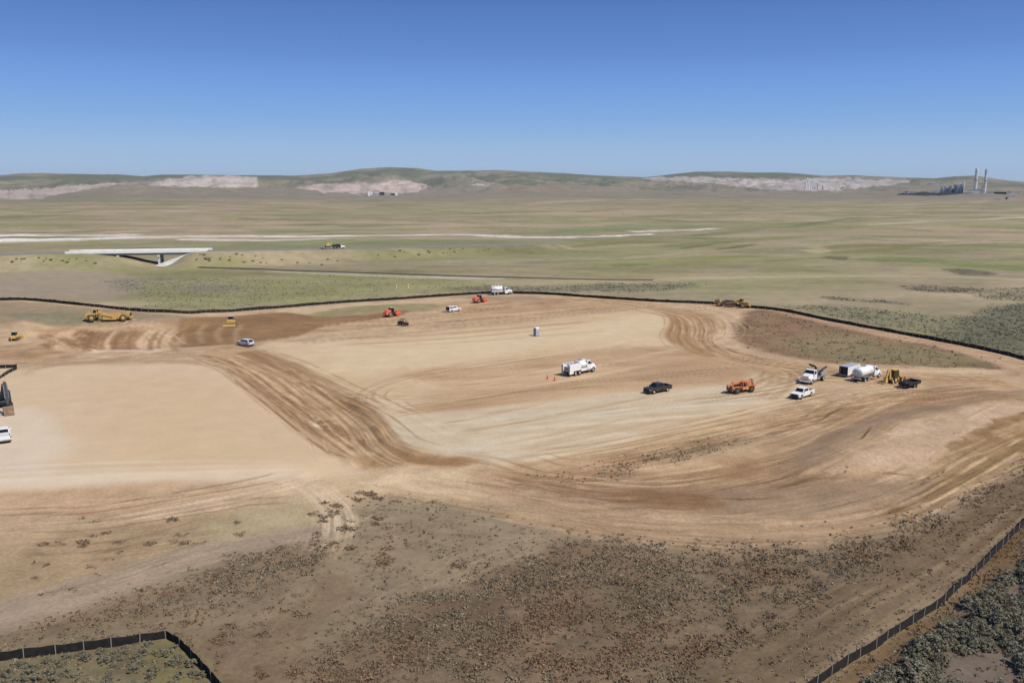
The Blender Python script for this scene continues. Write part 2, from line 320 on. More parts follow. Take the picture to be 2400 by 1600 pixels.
# ------------------------------------------------------------------ the building site
SITE = [(-300,700),(60,690),(200,703),(330,716),(430,721),(520,717),(650,707),(800,695),(900,689),(1000,682),(1120,675),(1240,676),(1350,683),(1500,693),(1640,699),(1720,707),(1800,714),(1900,733),(2050,760),(2200,788),(2300,809),(2400,832),(2600,880),(2600,960),(2400,1045),(2250,1120),(2150,1180),(2000,1228),(1800,1252),(1550,1248),(1350,1235),(1200,1200),(1080,1175),(900,1150),(830,1170),(800,1215),(770,1290),(720,1280),(720,1225),(600,1240),(450,1290),(250,1350),(0,1440),(-300,1520)]
poly(SITE, C(184,157,128), 1.2, 1, 1.5, 6, c2=C(192,166,134), w=0, br=0, sm=False)
poly([(-300,700),(60,693),(330,720),(430,726),(480,735),(300,745),(-300,745)], C(160,136,114), 2, .8, 3, 16, c2=C(150,136,108))
poly([(10,720),(120,718),(360,722),(450,735),(300,735),(60,738)], C(138,130,104), 3, .75, 4, 14)
# foreground wild ground below the site
_r0 = random.Random(77)
FORE = [(-300,1520),(0,1440),(250,1350),(450,1290),(600,1240),(720,1225),(760,1290),(800,1215),(830,1170),(900,1150),(1080,1175),(1200,1200),(1350,1235),(1550,1248),(1800,1252),(2000,1228),(2150,1180),(2250,1120),(2400,1045),(2700,960),(2900,1400),(2600,2400),(-700,2400)]
poly(FORE, C(160,140,114), 4.5, 1, 4, 7, c2=C(150,132,106), w=.5, br=.08, sm=False)
poly([(760,1190),(900,1165),(1100,1185),(1300,1240),(1200,1290),(1000,1370),(850,1430),(700,1500),(560,1520),(460,1420),(560,1330),(700,1300)], C(160,142,116), 7, .6, 7, 7, c2=C(154,136,110), br=.05)
poly([(1340,1243),(1550,1252),(1800,1258),(2000,1236),(2150,1190),(2300,1110),(2420,1060),(2420,1120),(2200,1260),(2000,1370),(1850,1480),(1700,1600),(1300,1900),(500,2000),(640,1580),(760,1480),(900,1420),(1050,1350),(1200,1290)], C(142,121,97), 3, .9, 5, 6, c2=C(126,108,86), br=.62)
poly([(1190,1290),(1340,1248),(1480,1256),(1560,1275),(1400,1310),(1230,1330),(1120,1340)], C(150,120,92), 3, .6, 4, 5, c2=C(132,106,84), br=.45)
poly([(1000,1370),(1200,1330),(1250,1400),(1100,1450),(950,1440)], C(128,100,78), 3, .4, 3, 5, br=.5)
for q in [[(1580,1310),(1640,1300),(1660,1315),(1600,1335)], [(1560,1320),(1600,1325),(1590,1345)], [(1700,1385),(1790,1395),(1780,1405),(1690,1400)], [(1580,1365),(1620,1372),(1600,1385)], [(1340,1425),(1385,1430),(1350,1455)], [(1270,1490),(1330,1480),(1310,1500)], [(1480,1330),(1530,1335),(1490,1345)], [(1180,1470),(1240,1460),(1200,1490)], [(1770,1290),(1830,1285),(1800,1300)], [(1500,1470),(1550,1465),(1520,1490)]]:
    poly(q, C(152,132,108), .8, .55, 1.6, 1.6, br=.08, mott=.5)
flow([(1060,1560),(1180,1505),(1300,1460),(1400,1420)], 1.2, C(150,130,106), None, .7, .6, .5, 8, seed=33, warp=.8, gap=.5)
poly([(1650,1240),(1760,1250),(1760,1270),(1640,1285),(1560,1262)], C(160,134,106), 1.5, .8, 2, 3, br=.1)
# bare strip along the lower right fence and beyond it
flow([(2420,1105),(2300,1180),(2180,1270),(2080,1330),(1960,1400),(1850,1470),(1700,1570),(1500,1720)], [8,8,8,7,7,6,5,5], C(146,126,102), C(134,114,90), .9, 1.5, .8, 20, br=.05, seed=34, warp=.8)
poly([(2360,1200),(2300,1262),(2200,1350),(2100,1430),(2000,1495),(1920,1550),(1800,1640),(2000,1640),(2060,1560),(2200,1440),(2420,1290)], C(142,112,78), .8, .9, 1, 3, c2=C(116,96,70), br=.2)
poly([(2400,1240),(2300,1330),(2150,1440),(2050,1520),(1900,1640),(2100,1800),(2800,1700),(2700,1200)], C(120,104,86), 1.5, .9, 2, 4, c2=C(104,92,76), br=.35)
for q in [[(2180,1500),(2280,1490),(2350,1530),(2340,1590),(2250,1620),(2150,1570)], [(2280,1360),(2360,1330),(2400,1340),(2330,1385)], [(2190,1390),(2240,1385),(2230,1410)], [(1990,1640),(2050,1560),(2110,1540),(2080,1600)], [(2330,1440),(2400,1430),(2400,1480)]]:
    poly(q, C(132,118,106), .8, .9, 1.2, 2, br=.04)
for k_ in range(60):
    x0, y0 = _r0.uniform(620, 2050), _r0.uniform(1270, 1560); s_ = _r0.uniform(8, 26)
    poly([(x0-s_,y0+_r0.uniform(-3,3)),(x0-s_*.2,y0-s_*.3),(x0+s_,y0-s_*.2),(x0+s_*.5,y0+s_*.3)], C(154,134,110) if k_ % 2 else C(110,90,70), .6, .5, 1.6, 1.5, br=.05 if k_ % 2 else .8, seed=k_, mott=.4)
# left fenced-off corner and the strip above it
poly([(-200,1515),(0,1505),(390,1452),(470,1528),(560,1640),(-400,1640)], C(138,126,96), .8, .9, .5, 3, c2=C(124,112,88), br=.15)
poly([(385,1460),(470,1530),(520,1590),(420,1600),(330,1540)], C(140,130,86), 1, .6, 1, 3)
poly([(0,1450),(200,1385),(420,1335),(560,1290),(640,1330),(480,1420),(200,1470),(-100,1510)], C(152,134,108), 2, .8, 3, 5, c2=C(142,124,98), br=.25)
poly([(500,1330),(560,1270),(640,1225),(720,1240),(740,1290),(640,1340),(560,1370)], C(150,128,102), 2, .8, 3, 4, c2=C(136,114,90), br=.6)
flow([(-300,1520),(0,1412),(150,1372),(300,1325),(430,1285),(560,1250),(700,1225),(780,1215)], [8,7,7,6.5,6,6,6,5], C(170,150,128), C(160,140,118), .9, 1.5, .8, 25, seed=35, warp=1)
flow([(760,1300),(750,1360),(640,1440),(620,1500),(640,1600)], [3,5,6,6,6], C(152,130,106), None, .7, 1.5, .6, 10, seed=36, warp=1.5, gap=.2)
flow([(470,1440),(560,1500),(590,1600)], [4,5,5], C(150,128,106), None, .75, 1.2, seed=37, warp=1)
for k_, off in enumerate((-16, 10, 34)):
    flow([(700+off,1100),(740+off,1130),(770+off,1170),(768+off,1220),(745+off,1280)], .9, C(202,178,150), None, .35, .5, seed=38+k_, warp=.3)
# left pad
poly([(-300,850),(0,845),(60,860),(130,842),(300,838),(420,836),(490,846),(530,868),(590,915),(660,965),(735,1010),(800,1062),(840,1092),(700,1102),(450,1102),(200,1116),(0,1132),(-300,1150)], LITE, 1.6, 1, 1.2, 12, c2=C(202,177,146), sf=1)
poly([(180,880),(420,860),(560,920),(680,1000),(720,1060),(500,1070),(260,1060),(200,980)], C(200,174,140), 8, .6, 6, 20, sf=1)
poly([(-300,960),(20,930),(120,960),(170,1030),(150,1080),(700,1090),(500,1104),(0,1130),(-300,1150)], C(208,190,168), 3, .7, 3, 14, sf=1)
for k_ in range(5):
    x0 = 180+k_*85; flow([(x0,1000),(x0+30,940),(x0+90,890),(x0+200,860)], 3, C(196,170,138), None, .22, 2, seed=50+k_, sl=40)
for q_ in range(6):
    flow([(-100,1108-q_*7),(200,1092-q_*7),(500,1082-q_*6),(720,1078-q_*4)], 1.0, C(196,172,142) if q_ % 2 else C(216,200,178), None, .4, .7, seed=60+q_, gap=.5)
# ground south of the left pad
poly([(-300,1145),(0,1134),(200,1118),(420,1104),(560,1112),(640,1120),(480,1150),(250,1180),(0,1175),(-300,1190)], C(184,154,124), 2, .8, 1.5, 9, c2=C(190,162,132))
poly([(-300,1200),(0,1180),(250,1190),(450,1170),(560,1200),(400,1270),(200,1320),(0,1370),(-300,1440)], C(184,158,128), 3, .8, 3, 10, c2=C(172,148,118), mott=.3)
poly([(560,1160),(700,1140),(740,1180),(640,1230),(500,1240),(480,1200)], C(180,164,130), 3, .6, 3, 9)
flow([(250,1190),(400,1165),(560,1135),(720,1105),(880,1080)], 1.6, C(214,192,166), C(190,160,130), .6, .8, .5, 20, seed=70)
flow([(0,1175),(200,1180),(330,1198)], 1.2, C(168,136,108), None, .5, .8, seed=71)
flow([(280,1200),(480,1160),(640,1130)], 1.0, C(170,140,112), None, .5, .5, seed=72)
flow([(0,1288),(150,1262),(330,1240)], 2, C(170,144,116), None, .5, 1.2, seed=73, gap=.3)
# centre junction
poly([(560,1120),(840,1090),(960,1068),(1150,1105),(1350,1135),(1330,1180),(1100,1150),(900,1135),(780,1170),(640,1150)], C(204,178,146), 3, .8, 2.5, 10, c2=C(194,170,136))
# right pad
poly([(585,815),(610,790),(750,782),(900,772),(1050,757),(1200,743),(1350,722),(1480,710),(1545,722),(1562,745),(1552,780),(1580,806),(1650,822),(1730,842),(1752,862),(1735,888),(1830,880),(1850,910),(1700,965),(1500,1015),(1350,1050),(1200,1075),(1120,1070),(1040,1052),(950,1040),(890,1010),(850,950),(770,895),(680,850)], C(203,178,146), 1.6, 1, 1.5, 12, c2=C(198,172,138), sf=.7)
poly([(760,800),(1100,770),(1400,735),(1500,725),(1530,750),(1300,790),(1000,830),(820,850)], C(206,184,152), 5, .8, 5, 20, sf=.9)
poly([(930,860),(1100,832),(1300,812),(1500,795),(1570,800),(1700,832),(1728,850),(1640,880),(1450,893),(1200,925),(1060,948),(990,950),(970,920),(1010,880)], C(183,152,120), 3, .9, 4, 12, c2=C(194,165,132), streak=(R(12), 40, 4))
poly([(1180,830),(1400,805),(1560,800),(1600,815),(1450,825),(1250,845)], C(172,142,112), 3, .7, 3, 12, c2=C(184,154,122), streak=(R(12), 30, 3))
poly([(1000,925),(1200,895),(1500,862),(1700,850),(1660,876),(1400,897),(1180,925),(1030,950)], C(172,140,108), 3, .7, 3, 12, c2=C(190,160,128), streak=(R(12), 40, 3))
poly([(1440,845),(1600,828),(1715,846),(1680,870),(1500,880)], C(172,142,112), 4, .65, 3, 12)
poly([(860,985),(960,955),(1200,932),(1450,905),(1700,885),(1800,892),(1750,925),(1600,960),(1400,1010),(1200,1058),(1100,1062),(960,1036),(900,1020)], C(202,186,162), 3, .9, 3, 12, c2=C(196,176,148), streak=(R(14), 50, 2.5))
poly([(1200,1000),(1450,960),(1700,925),(1500,985),(1250,1040)], C(208,188,160), 3, .7, 3, 12, streak=(R(14), 50, 2.5), c2=C(192,168,136))
poly([(1120,1085),(1400,1030),(1700,960),(1900,925),(2000,925),(1750,990),(1450,1060),(1200,1100)], C(190,164,132), 3, .9, 3, 12, c2=C(180,152,120), streak=(R(14), 50, 2.5))
_r = random.Random(5)
for k_ in range(26):                                   # grading lines sweeping over the pad
    f_ = _r.random(); y0 = 850+f_*215; x0 = 930+f_*160+_r.uniform(-20, 120); L_ = _r.uniform(160, 600); sl_ = .16+.05*f_
    flow([(x0,y0-0*L_),(x0+L_*.5,y0-L_*.5*sl_+3),(x0+L_,y0-L_*sl_)], _r.uniform(.6, 2.0), [C(214,194,166), C(174,146,114)][k_ % 2], None, _r.uniform(.3, .6), .7, seed=80+k_, gap=.5)
for k_ in range(7):                                    # turning tracks at the pad's west end
    flow([(1010+k_*6,905+k_*2),(930-k_*6,915+k_*3),(885-k_*7,935+k_*6),(890,965+k_*8),(960,990+k_*7)], .9, [C(216,198,172), C(176,150,120)][k_ % 2], None, .4, .6, seed=110+k_, gap=.4, warp=.6)
for k_ in range(6):
    flow([(600+k_*9,800+k_*2),(690+k_*8,850),(790+k_*8,900-k_*2)], .8, [C(178,146,110), C(214,190,156)][k_ % 2], None, .45, .5, seed=120+k_, gap=.4)
# strip between the far fence and the right pad
poly([(600,780),(760,765),(1000,742),(1200,735),(1440,700),(1300,680),(1100,682),(900,700),(700,735)], C(178,148,116), 2, .75, 3, 12, c2=C(192,164,130), streak=(R(8), 50, 3))
for k_ in range(18):
    y0 = 697+k_*4.6; x0 = 690+_r.uniform(-60, 200)
    flow([(x0,y0+22),(x0+250,y0+8),(x0+560,y0-20+_r.uniform(-3, 3))], _r.uniform(1, 3), [C(202,174,140), C(160,128,96), C(188,158,124)][k_ % 3], None, .55, 1.0, seed=130+k_, gap=.4)
poly([(640,712),(800,700),(1000,687),(1060,690),(800,712),(700,728)], C(196,172,140), 2, .8, 2, 12)
poly([(715,722),(800,706),(960,697),(1010,702),(980,712),(850,722),(740,734)], C(148,138,98), 2, .85, 3, 12, c2=C(158,144,110))
poly([(1040,682),(1200,680),(1300,690),(1150,688)], C(160,136,116), 2, .7, 2, 10)
poly([(1160,690),(1290,690),(1300,700),(1200,710),(1060,715)], C(160,128,94), 2, .6, 3, 10, c2=C(182,152,118))
# dark freshly cut area at the upper left and the vertical blade marks on the bank
poly([(394,795),(396,765),(412,742),(450,727),(560,724),(660,717),(760,728),(930,712),(900,728),(740,752),(690,770),(590,786),(470,796)], C(152,121,88), 1.6, .95, 2, 9, c2=C(142,112,80))
for k_ in range(4):
    x0 = 415+k_*42; flow([(x0+18,742),(x0,765),(x0+8,790)], 1.6, C(178,148,114), None, .6, .8, seed=150+k_, warp=.5)
poly([(95,760),(160,750),(300,752),(400,738),(395,800),(300,812),(210,815),(130,800)], C(190,160,128), 2, .9, 3, 10, c2=C(176,144,112))
for k_ in range(26):
    x0 = 120+k_*11+_r.uniform(-4, 4); dk = _r.random() < .65
    flow([(x0+28,752+_r.uniform(0, 8)),(x0+8,775),(x0+2,795),(x0+10,806+_r.uniform(-4, 6))], _r.uniform(.8, 2.2), C(146,114,80) if dk else C(208,178,144), None, .75, .6, seed=160+k_, warp=.8, gap=.3, hz=.3)
for k_ in range(16):
    x0 = 100+_r.uniform(0, 120); y0 = 758+_r.uniform(0, 45); poly([(x0-9,y0),(x0+4,y0-4),(x0+16,y0+4),(x0+3,y0+7)], C(144,112,80) if k_ % 3 else C(206,176,142), .6, .8, 1.6, 2, mott=.4, seed=k_)
poly([(0,800),(60,790),(110,800),(160,830),(60,835),(0,830)], C(158,124,92), 2, .8, 3, 7, c2=C(186,156,124))
flow([(95,765),(150,785),(210,810)], 5, C(150,118,86), C(196,166,132), .8, 1.5, 1, 6, seed=190, warp=2, hz=.4)
flow([(0,820),(100,828),(220,822),(330,812)], 3, C(204,178,146), C(178,146,114), .7, 1.5, 1, 14, seed=191, warp=1)
flow([(180,812),(250,806),(340,806),(395,798)], 4, C(212,192,166), None, .8, 1.5, seed=192, warp=1.5)
# haul road between the pads
poly([(470,800),(560,795),(640,830),(720,875),(795,915),(850,960),(885,1010),(960,1048),(1060,1052),(1112,1054),(1100,1064),(1000,1074),(930,1066),(850,1075),(760,1020),(690,960),(600,900),(540,850)], C(172,140,106), 1.5, .95, 1.5, 8, c2=C(188,158,124))
flow([(545,805),(600,835),(680,885),(755,940),(815,990),(870,1030)], [9,11,12,11,9,5], C(156,124,92), C(168,136,102), .95, 1.5, 1.2, 40, seed=200, warp=.6)
flow([(720,885),(780,920),(835,960),(875,1012),(925,1045),(1000,1060),(1108,1058)], [3,6,6,5,4.5,3.5,3], C(150,118,84), C(164,132,98), .9, .8, .8, 20, seed=201)
for k_ in range(16):
    o = -46+k_*6.5; flow([(505+o*.3,812-o*.1),(600+o*.75,870-o*.3),(690+o,940-o*.4),(770+o,1005-o*.4),(840+o*.7,1055-o*.2)], _r.uniform(.6, 1.8), [C(206,176,142), C(142,110,78), C(184,152,118)][k_ % 3], None, .75, .35, .5, 14, seed=210+k_, gap=.45, warp=.7, hz=.15)
flow([(430,815),(520,832),(600,895),(680,965),(740,1005)], [2,3,4,4,3], C(154,120,88), C(196,166,132), .85, .8, .6, 14, seed=230, hz=.3)
flow([(715,965),(745,990)], 1.2, C(230,208,180), None, .9, .4, seed=231)
for q in [[(720,960),(760,968),(790,1000),(740,985)], [(820,1000),(870,1030),(880,1050),(830,1030)], [(850,1045),(890,1052),(900,1068),(860,1062)]]:
    poly(q, C(132,102,72), .8, .8, 1.5, 2, mott=.5)
flow([(300,824),(430,818),(520,806),(580,800)], 6, C(200,172,138), C(182,152,118), .8, 2, 1.5, 40, seed=232)
# the S shaped haul road east of the right pad
SR = [(1230,682),(1400,690),(1510,708),(1575,728),(1592,755),(1590,785),(1640,815),(1740,835),(1860,850),(2000,862),(2150,872),(2352,880)]
flow(SR, [8,10,12,14,14,13,14,15,16,16,16,16], C(170,139,106), C(190,160,126), .95, 2.5, 1.5, 60, seed=240)
flow([(1480,705),(1545,722),(1572,745),(1562,775),(1590,800),(1640,822)], [3,6,8,8,6,3], C(152,120,86), C(166,134,100), .9, 1.2, 1, 30, seed=241)
flow([(1560,712),(1615,728),(1632,745),(1600,768),(1615,795),(1660,812)], [4,8,9,7,6,4], C(162,130,96), C(180,148,114), .85, 1.2, 1, 30, seed=242)
flow([(1500,697),(1600,706),(1672,722),(1700,745),(1695,775),(1660,795)], [4,8,12,14,12,6], C(204,176,144), C(188,160,130), .85, 2, 1.2, 30, seed=243)
for k_ in range(12):
    o = k_*3.2; flow([(1400,688+o*.5),(1530,706+o*.6),(1590-o*.5,735+o*.2),(1580+o,775),(1640+o,806+o*.4),(1760,836+o*.6),(1900,852+o*.7),(2100,868+o*.5)], _r.uniform(.7, 2), [C(206,178,144), C(150,118,86), C(178,148,114)][k_ % 3], None, .55, .6, seed=250+k_, gap=.35, hz=.12)
flow([(1630,790),(1700,812),(1770,830)], 3, C(134,104,76), C(180,150,118), .8, 1, .6, 6, seed=262, warp=1)
for k_ in range(7):
    flow([(1600+k_*14,830+k_*2),(1700+k_*12,845+k_*2),(1755+k_*10,868+k_*2),(1700+k_*10,900+k_*4)], 1.4, [C(160,130,98), C(208,182,150)][k_ % 2], None, .5, .7, seed=265+k_, gap=.3)
poly([(1702,735),(1722,712),(1800,716),(1880,735),(2000,760),(2120,790),(2260,822),(2300,842),(2200,846),(2080,840),(1950,836),(1850,826),(1750,806),(1695,785)], C(146,118,92), 2, .9, 2.5, 7, c2=C(132,106,82), br=.16)
poly([(1860,770),(1960,765),(2120,800),(2260,826),(2290,842),(2080,838),(1900,824),(1820,800)], C(142,130,98), 8, .8, 6, 9, c2=C(152,134,104), br=.3)
flow([(1760,706),(1900,740),(2050,772),(2200,800),(2330,840),(2370,870)], [5,6,7,7,8,10], C(172,140,112), C(184,154,124), .9, 1.5, 1, 30, seed=275)
flow([(1880,842),(2050,850),(2220,852),(2320,850)], 3.5, C(204,176,146), None, .7, 1.5, seed=276, gap=.2)
poly([(2180,830),(2260,832),(2300,846),(2220,846)], C(130,108,84), 1.5, .7, 2, 4, mott=.4)
# right lower half: fans of tyre tracks, cut bank, debris belt
poly([(1150,1105),(1300,1082),(1500,1045),(1700,1000),(1900,940),(2100,905),(2400,895),(2600,900),(2600,960),(2400,1045),(2250,1120),(2150,1180),(2000,1228),(1800,1252),(1550,1248),(1350,1235),(1150,1170)], C(186,158,126), 3, .9, 3, 12, c2=C(170,142,112), streak=(R(18), 50, 3))
poly([(1160,1108),(1260,1092),(1400,1062),(1530,1036),(1640,1018),(1600,1040),(1480,1075),(1420,1100),(1250,1115)], C(160,124,96), 2, .65, 2, 4, c2=C(178,148,118), br=.22)
poly([(1480,1040),(1600,1018),(1720,1010),(1640,1035),(1520,1060)], C(154,138,110), 2, .7, 2, 4, br=.15)
flow([(2352,905),(2200,912),(2080,935),(1960,985),(1850,1035),(1750,1065),(1600,1100),(1450,1120),(1250,1120),(1100,1100)], [16,15,14,13,12,10,9,8,7,5], C(158,128,96), C(176,146,114), .9, 2.5, 1.2, 50, seed=280)
for k_ in range(22):
    o = -20+k_*3; flow([(2352,903+o*.4),(2180,915+o*.6),(2060,945+o),(1940,1000+o),(1820,1048+o*.8),(1640,1092+o*.8),(1400,1122+o*.6),(1180,1112+o*.4)], _r.uniform(.6, 1.8), [C(204,176,144), C(142,112,82), C(184,154,122), C(152,122,92)][k_ % 4], None, .6, .35, .6, 22, seed=290+k_, gap=.5, warp=.4, hz=.15)
flow([(1800,985),(1900,950),(2000,930)], .9, C(110,84,60), None, .7, .5, seed=314, gap=.5, warp=.6)
poly([(1870,1060),(1920,1012),(2050,968),(2200,935),(2352,925),(2352,960),(2260,1000),(2160,1060),(2060,1078),(1950,1085)], C(202,172,140), 3, .9, 3, 7, c2=C(192,162,130))
poly([(1645,1058),(1680,1050),(1730,1062),(1742,1085),(1690,1098),(1640,1090),(1662,1072)], C(158,126,92), 1.2, .9, 1.2, 5)
flow([(1050,1070),(1150,1110),(1300,1140),(1500,1155),(1700,1150),(1850,1125)], [3,5,7,9,9,5], C(164,132,102), C(182,152,122), .85, 2, 1, 40, seed=320)
poly([(1280,1130),(1450,1110),(1600,1120),(1820,1105),(1960,1110),(1880,1160),(1700,1185),(1500,1175),(1380,1160)], C(160,130,102), 2, .85, 2, 9, c2=C(176,146,118), streak=(R(2), 25, 1.6))
poly([(1390,1140),(1480,1128),(1640,1138),(1740,1140),(1690,1165),(1560,1168),(1440,1160)], C(142,110,80), 1.2, .9, 2, 7, c2=C(158,126,96), streak=(R(0), 18, 1.2))
for k_ in range(22):
    o = k_*5.2; flow([(1120,1090+o*.9),(1300,1135+o*.75),(1500,1150+o*.8),(1700,1148+o*.8),(1900,1115+o*.8),(2060,1065+o*.9),(2200,1005+o*.9)], _r.uniform(.5, 1.6), [C(204,176,146), C(144,112,84), C(186,156,126)][k_ % 3], None, .5, .35, .5, 16, seed=330+k_, gap=.55, warp=.5, hz=.12)
poly([(1130,1125),(1300,1165),(1550,1195),(1800,1195),(1980,1175),(2000,1215),(1800,1243),(1550,1240),(1350,1228),(1180,1185)], C(184,155,125), 2, .75, 2, 9, c2=C(174,145,116), streak=(R(2), 30, 2))
flow([(2400,985),(2300,1035),(2180,1100),(2090,1150),(2000,1185)], [6,6,5,4,3], C(138,108,72), C(168,136,98), .9, 1, .8, 25, seed=360, hz=.3)
flow([(2352,945),(2260,985),(2180,1025),(2120,1070)], [2,3.5,3.5,2], C(146,114,80), C(176,146,112), .85, .8, .6, 10, seed=361, hz=.3)
for k_ in range(12):
    o = k_*8; flow([(2420,950+o),(2300,1010+o),(2180,1080+o*.8),(2080,1140+o*.6)], _r.uniform(.5, 1.3), [C(192,162,126), C(134,106,74)][k_ % 2], None, .5, .4, .5, 16, seed=365+k_, gap=.35, hz=.2)
flow([(1780,1125),(1850,1105),(1950,1095)], .8, C(108,84,62), None, .7, .4, seed=380, gap=.5, warp=.5)
# scattered clods and patches of torn brush on the bare ground
for k_ in range(110):
    x0, y0 = [(_r.uniform(60,560), _r.uniform(1180,1360)), (_r.uniform(720,1000), _r.uniform(1130,1300)), (_r.uniform(400,700), _r.uniform(1340,1560))][k_ % 3]
    s_ = _r.uniform(4, 13); poly([(x0-s_,y0),(x0,y0-s_*.35),(x0+s_,y0-s_*.1),(x0+s_*.4,y0+s_*.35)], C(138,112,88), .5, .6, .9, 1.0, br=1.4, seed=k_)
# single wheel tracks: pairs of thin ruts that wander and cross
_q = random.Random(21)
def ruts(pts, n, spread, ln=(.25, .9), dark=.6, wid=(.28, .6), gauge=(1.9, 2.6), al=(.25, .62)):
    P = smooth([hit(x, y, True) for x, y in pts], False, 8); m = len(P)
    for k in range(n):
        L_ = _q.uniform(*ln); a = int(_q.uniform(0, 1-L_*.8)*(m-2)); b2 = min(m-1, a+max(4, int(L_*m))); seg = P[max(a, 0):b2]
        if len(seg) < 4: continue
        o0 = _q.uniform(-.5, .5)*spread; o1 = o0+_q.uniform(-.35, .35)*spread; g_ = _q.uniform(*gauge); w_ = _q.uniform(*wid); dk = _q.random() < dark
        c = [C(138,108,78), C(150,120,88), C(128,98,70)][_q.randrange(3)] if dk else [C(206,181,148), C(200,174,142)][_q.randrange(2)]; a_ = _q.uniform(*al); sd_ = _q.randrange(900)
        for sg in (-.5, .5):
            Q = []
            for i, p in enumerate(seg):
                f = i/(len(seg)-1); p0 = seg[max(i-1, 0)]; p1 = seg[min(i+1, len(seg)-1)]; d = np.array(p1[:2])-np.array(p0[:2]); d /= np.linalg.norm(d)+1e-9
                o = o0+(o1-o0)*f+sg*g_; Q.append((p[0]-d[1]*o, p[1]+d[0]*o))
            flowW(Q, w_, c, a_, .22, sd_)
def flowW(Q, wd, c, a, f, seed):
    r_ = fdist(Q, wd/2+f+.6, False)
    if r_ is None or len(r_[0]) == 0: return
    I, _d, s, t = r_; ft_ = np.maximum(f, GR[I]*.0012); L_ = sum(math.dist(Q[i], Q[i+1]) for i in range(len(Q)-1))
    m = sst(-ft_, ft_, wd/2-np.abs(t))*a*sst(0, 5, s)*sst(0, 5, L_-s)*(1-.75*sst(.45, .6, fbm(s/9, t*0+seed, seed, 2)))
    mixc(I, m, c); dz[I] -= .10*m; dz[I] += .07*a*sst(-ft_, ft_, wd-np.abs(t))*(1-m)
HR = [(505,806),(600,850),(700,915),(790,975),(860,1035),(960,1075)]
ruts(HR, 22, 17); ruts([(560,800),(660,850),(760,915),(850,975),(900,1030),(1000,1060),(1110,1056)], 8, 7)
ruts([(300,824),(430,822),(530,850),(640,930),(740,1005),(830,1070)], 8, 5)
ruts([(2352,905),(2200,912),(2080,935),(1960,985),(1850,1035),(1750,1065),(1600,1100),(1450,1120),(1250,1120),(1100,1095),(960,1070)], 18, 20)
ruts([(1000,1070),(1120,1100),(1300,1140),(1500,1160),(1700,1155),(1900,1120),(2100,1050),(2352,960)], 16, 18)
ruts([(960,1085),(1120,1135),(1300,1175),(1550,1212),(1800,1215),(2000,1190),(2150,1130),(2400,1010)], 14, 12, dark=.5)
ruts([(2400,975),(2300,1030),(2180,1095),(2080,1150),(1980,1195)], 14, 8)
ruts(SR, 22, 13); ruts([(1300,690),(1500,702),(1600,712),(1670,735),(1690,765),(1640,790)], 10, 12)
ruts([(600,790),(800,772),(1000,752),(1250,728),(1450,706)], 16, 16); ruts([(640,765),(900,735),(1150,705),(1320,690)], 12, 12)
ruts([(900,985),(1100,950),(1400,905),(1750,875),(2000,890)], 18, 26, al=(.2, .5)); ruts([(900,870),(1100,850),(1400,815),(1600,820)], 10, 22, al=(.2, .5))
ruts([(1120,1085),(1400,1035),(1700,970),(1950,920),(2200,880)], 14, 10); ruts([(1000,960),(900,930),(880,900),(1000,860),(1200,830)], 8, 8, al=(.2, .45))
ruts([(1480,920),(1620,905),(1780,880),(1820,860),(1760,835)], 8, 9); ruts([(1850,905),(2050,905),(2250,890),(2352,882)], 14, 14)
ruts([(560,800),(700,860),(820,900),(1000,905),(1250,880)], 5, 10, al=(.2, .5))
ruts([(-50,1180),(200,1175),(450,1140),(700,1100),(900,1070)], 10, 12, al=(.2, .55)); ruts([(-50,1250),(200,1235),(480,1180),(700,1120)], 8, 12, al=(.2, .5), dark=.4)
ruts([(0,1408),(200,1355),(430,1288),(600,1245),(760,1215),(900,1150)], 10, 5, al=(.25, .6), dark=.5)
ruts([(690,1095),(740,1130),(775,1180),(770,1240),(740,1300)], 7, 3.5, dark=.2, al=(.2, .4)); ruts([(760,1290),(740,1370),(640,1450),(620,1560)], 3, 3, al=(.08, .2))
ruts([(2420,1105),(2300,1180),(2180,1270),(2080,1330),(1960,1400),(1850,1470),(1700,1570)], 8, 4, al=(.1, .3), dark=.5)
ruts([(1000,1490),(1180,1440),(1300,1410),(1420,1375),(1600,1330)], 2, 2, al=(.12, .25), dark=0); ruts([(640,1450),(900,1370),(1100,1290),(1250,1230)], 3, 4, al=(.1, .2), dark=0)
ruts([(60,735),(200,745),(350,760),(400,790),(480,810)], 6, 8); ruts([(1750,706),(1900,740),(2050,772),(2200,800),(2370,860)], 8, 4)
ruts([(0,830),(120,835),(300,820),(420,812),(560,802)], 10, 7)
poly([(1870,1062),(1920,1015),(2050,972),(2200,938),(2352,925),(2352,960),(2260,1000),(2160,1060),(2060,1080),(1950,1087)], C(206,176,144), 4, .6, 4, 5, mott=.4)
poly([(1645,1058),(1680,1048),(1735,1060),(1748,1085),(1690,1100),(1640,1092),(1664,1072)], C(156,126,96), 1.2, .8, 1.2, 5)
poly([(1390,1140),(1480,1126),(1640,1136),(1750,1138),(1700,1168),(1560,1170),(1440,1162)], C(146,116,88), 1.2, .65, 2.5, 5, mott=.5)
poly([(1130,1120),(1300,1165),(1550,1200),(1800,1202),(1990,1180),(2000,1215),(1800,1243),(1550,1240),(1350,1228),(1180,1185)], C(188,160,130), 3, .5, 3, 7)
poly([(950,1085),(1100,1110),(1180,1150),(1250,1190),(1130,1165),(980,1130),(860,1110)], C(204,178,146), 3, .6, 3, 7)
poly([(1480,1070),(1620,1042),(1800,1000),(1900,975),(1800,1030),(1650,1075),(1560,1100)], C(202,172,138), 3, .55, 3, 6, mott=.3)
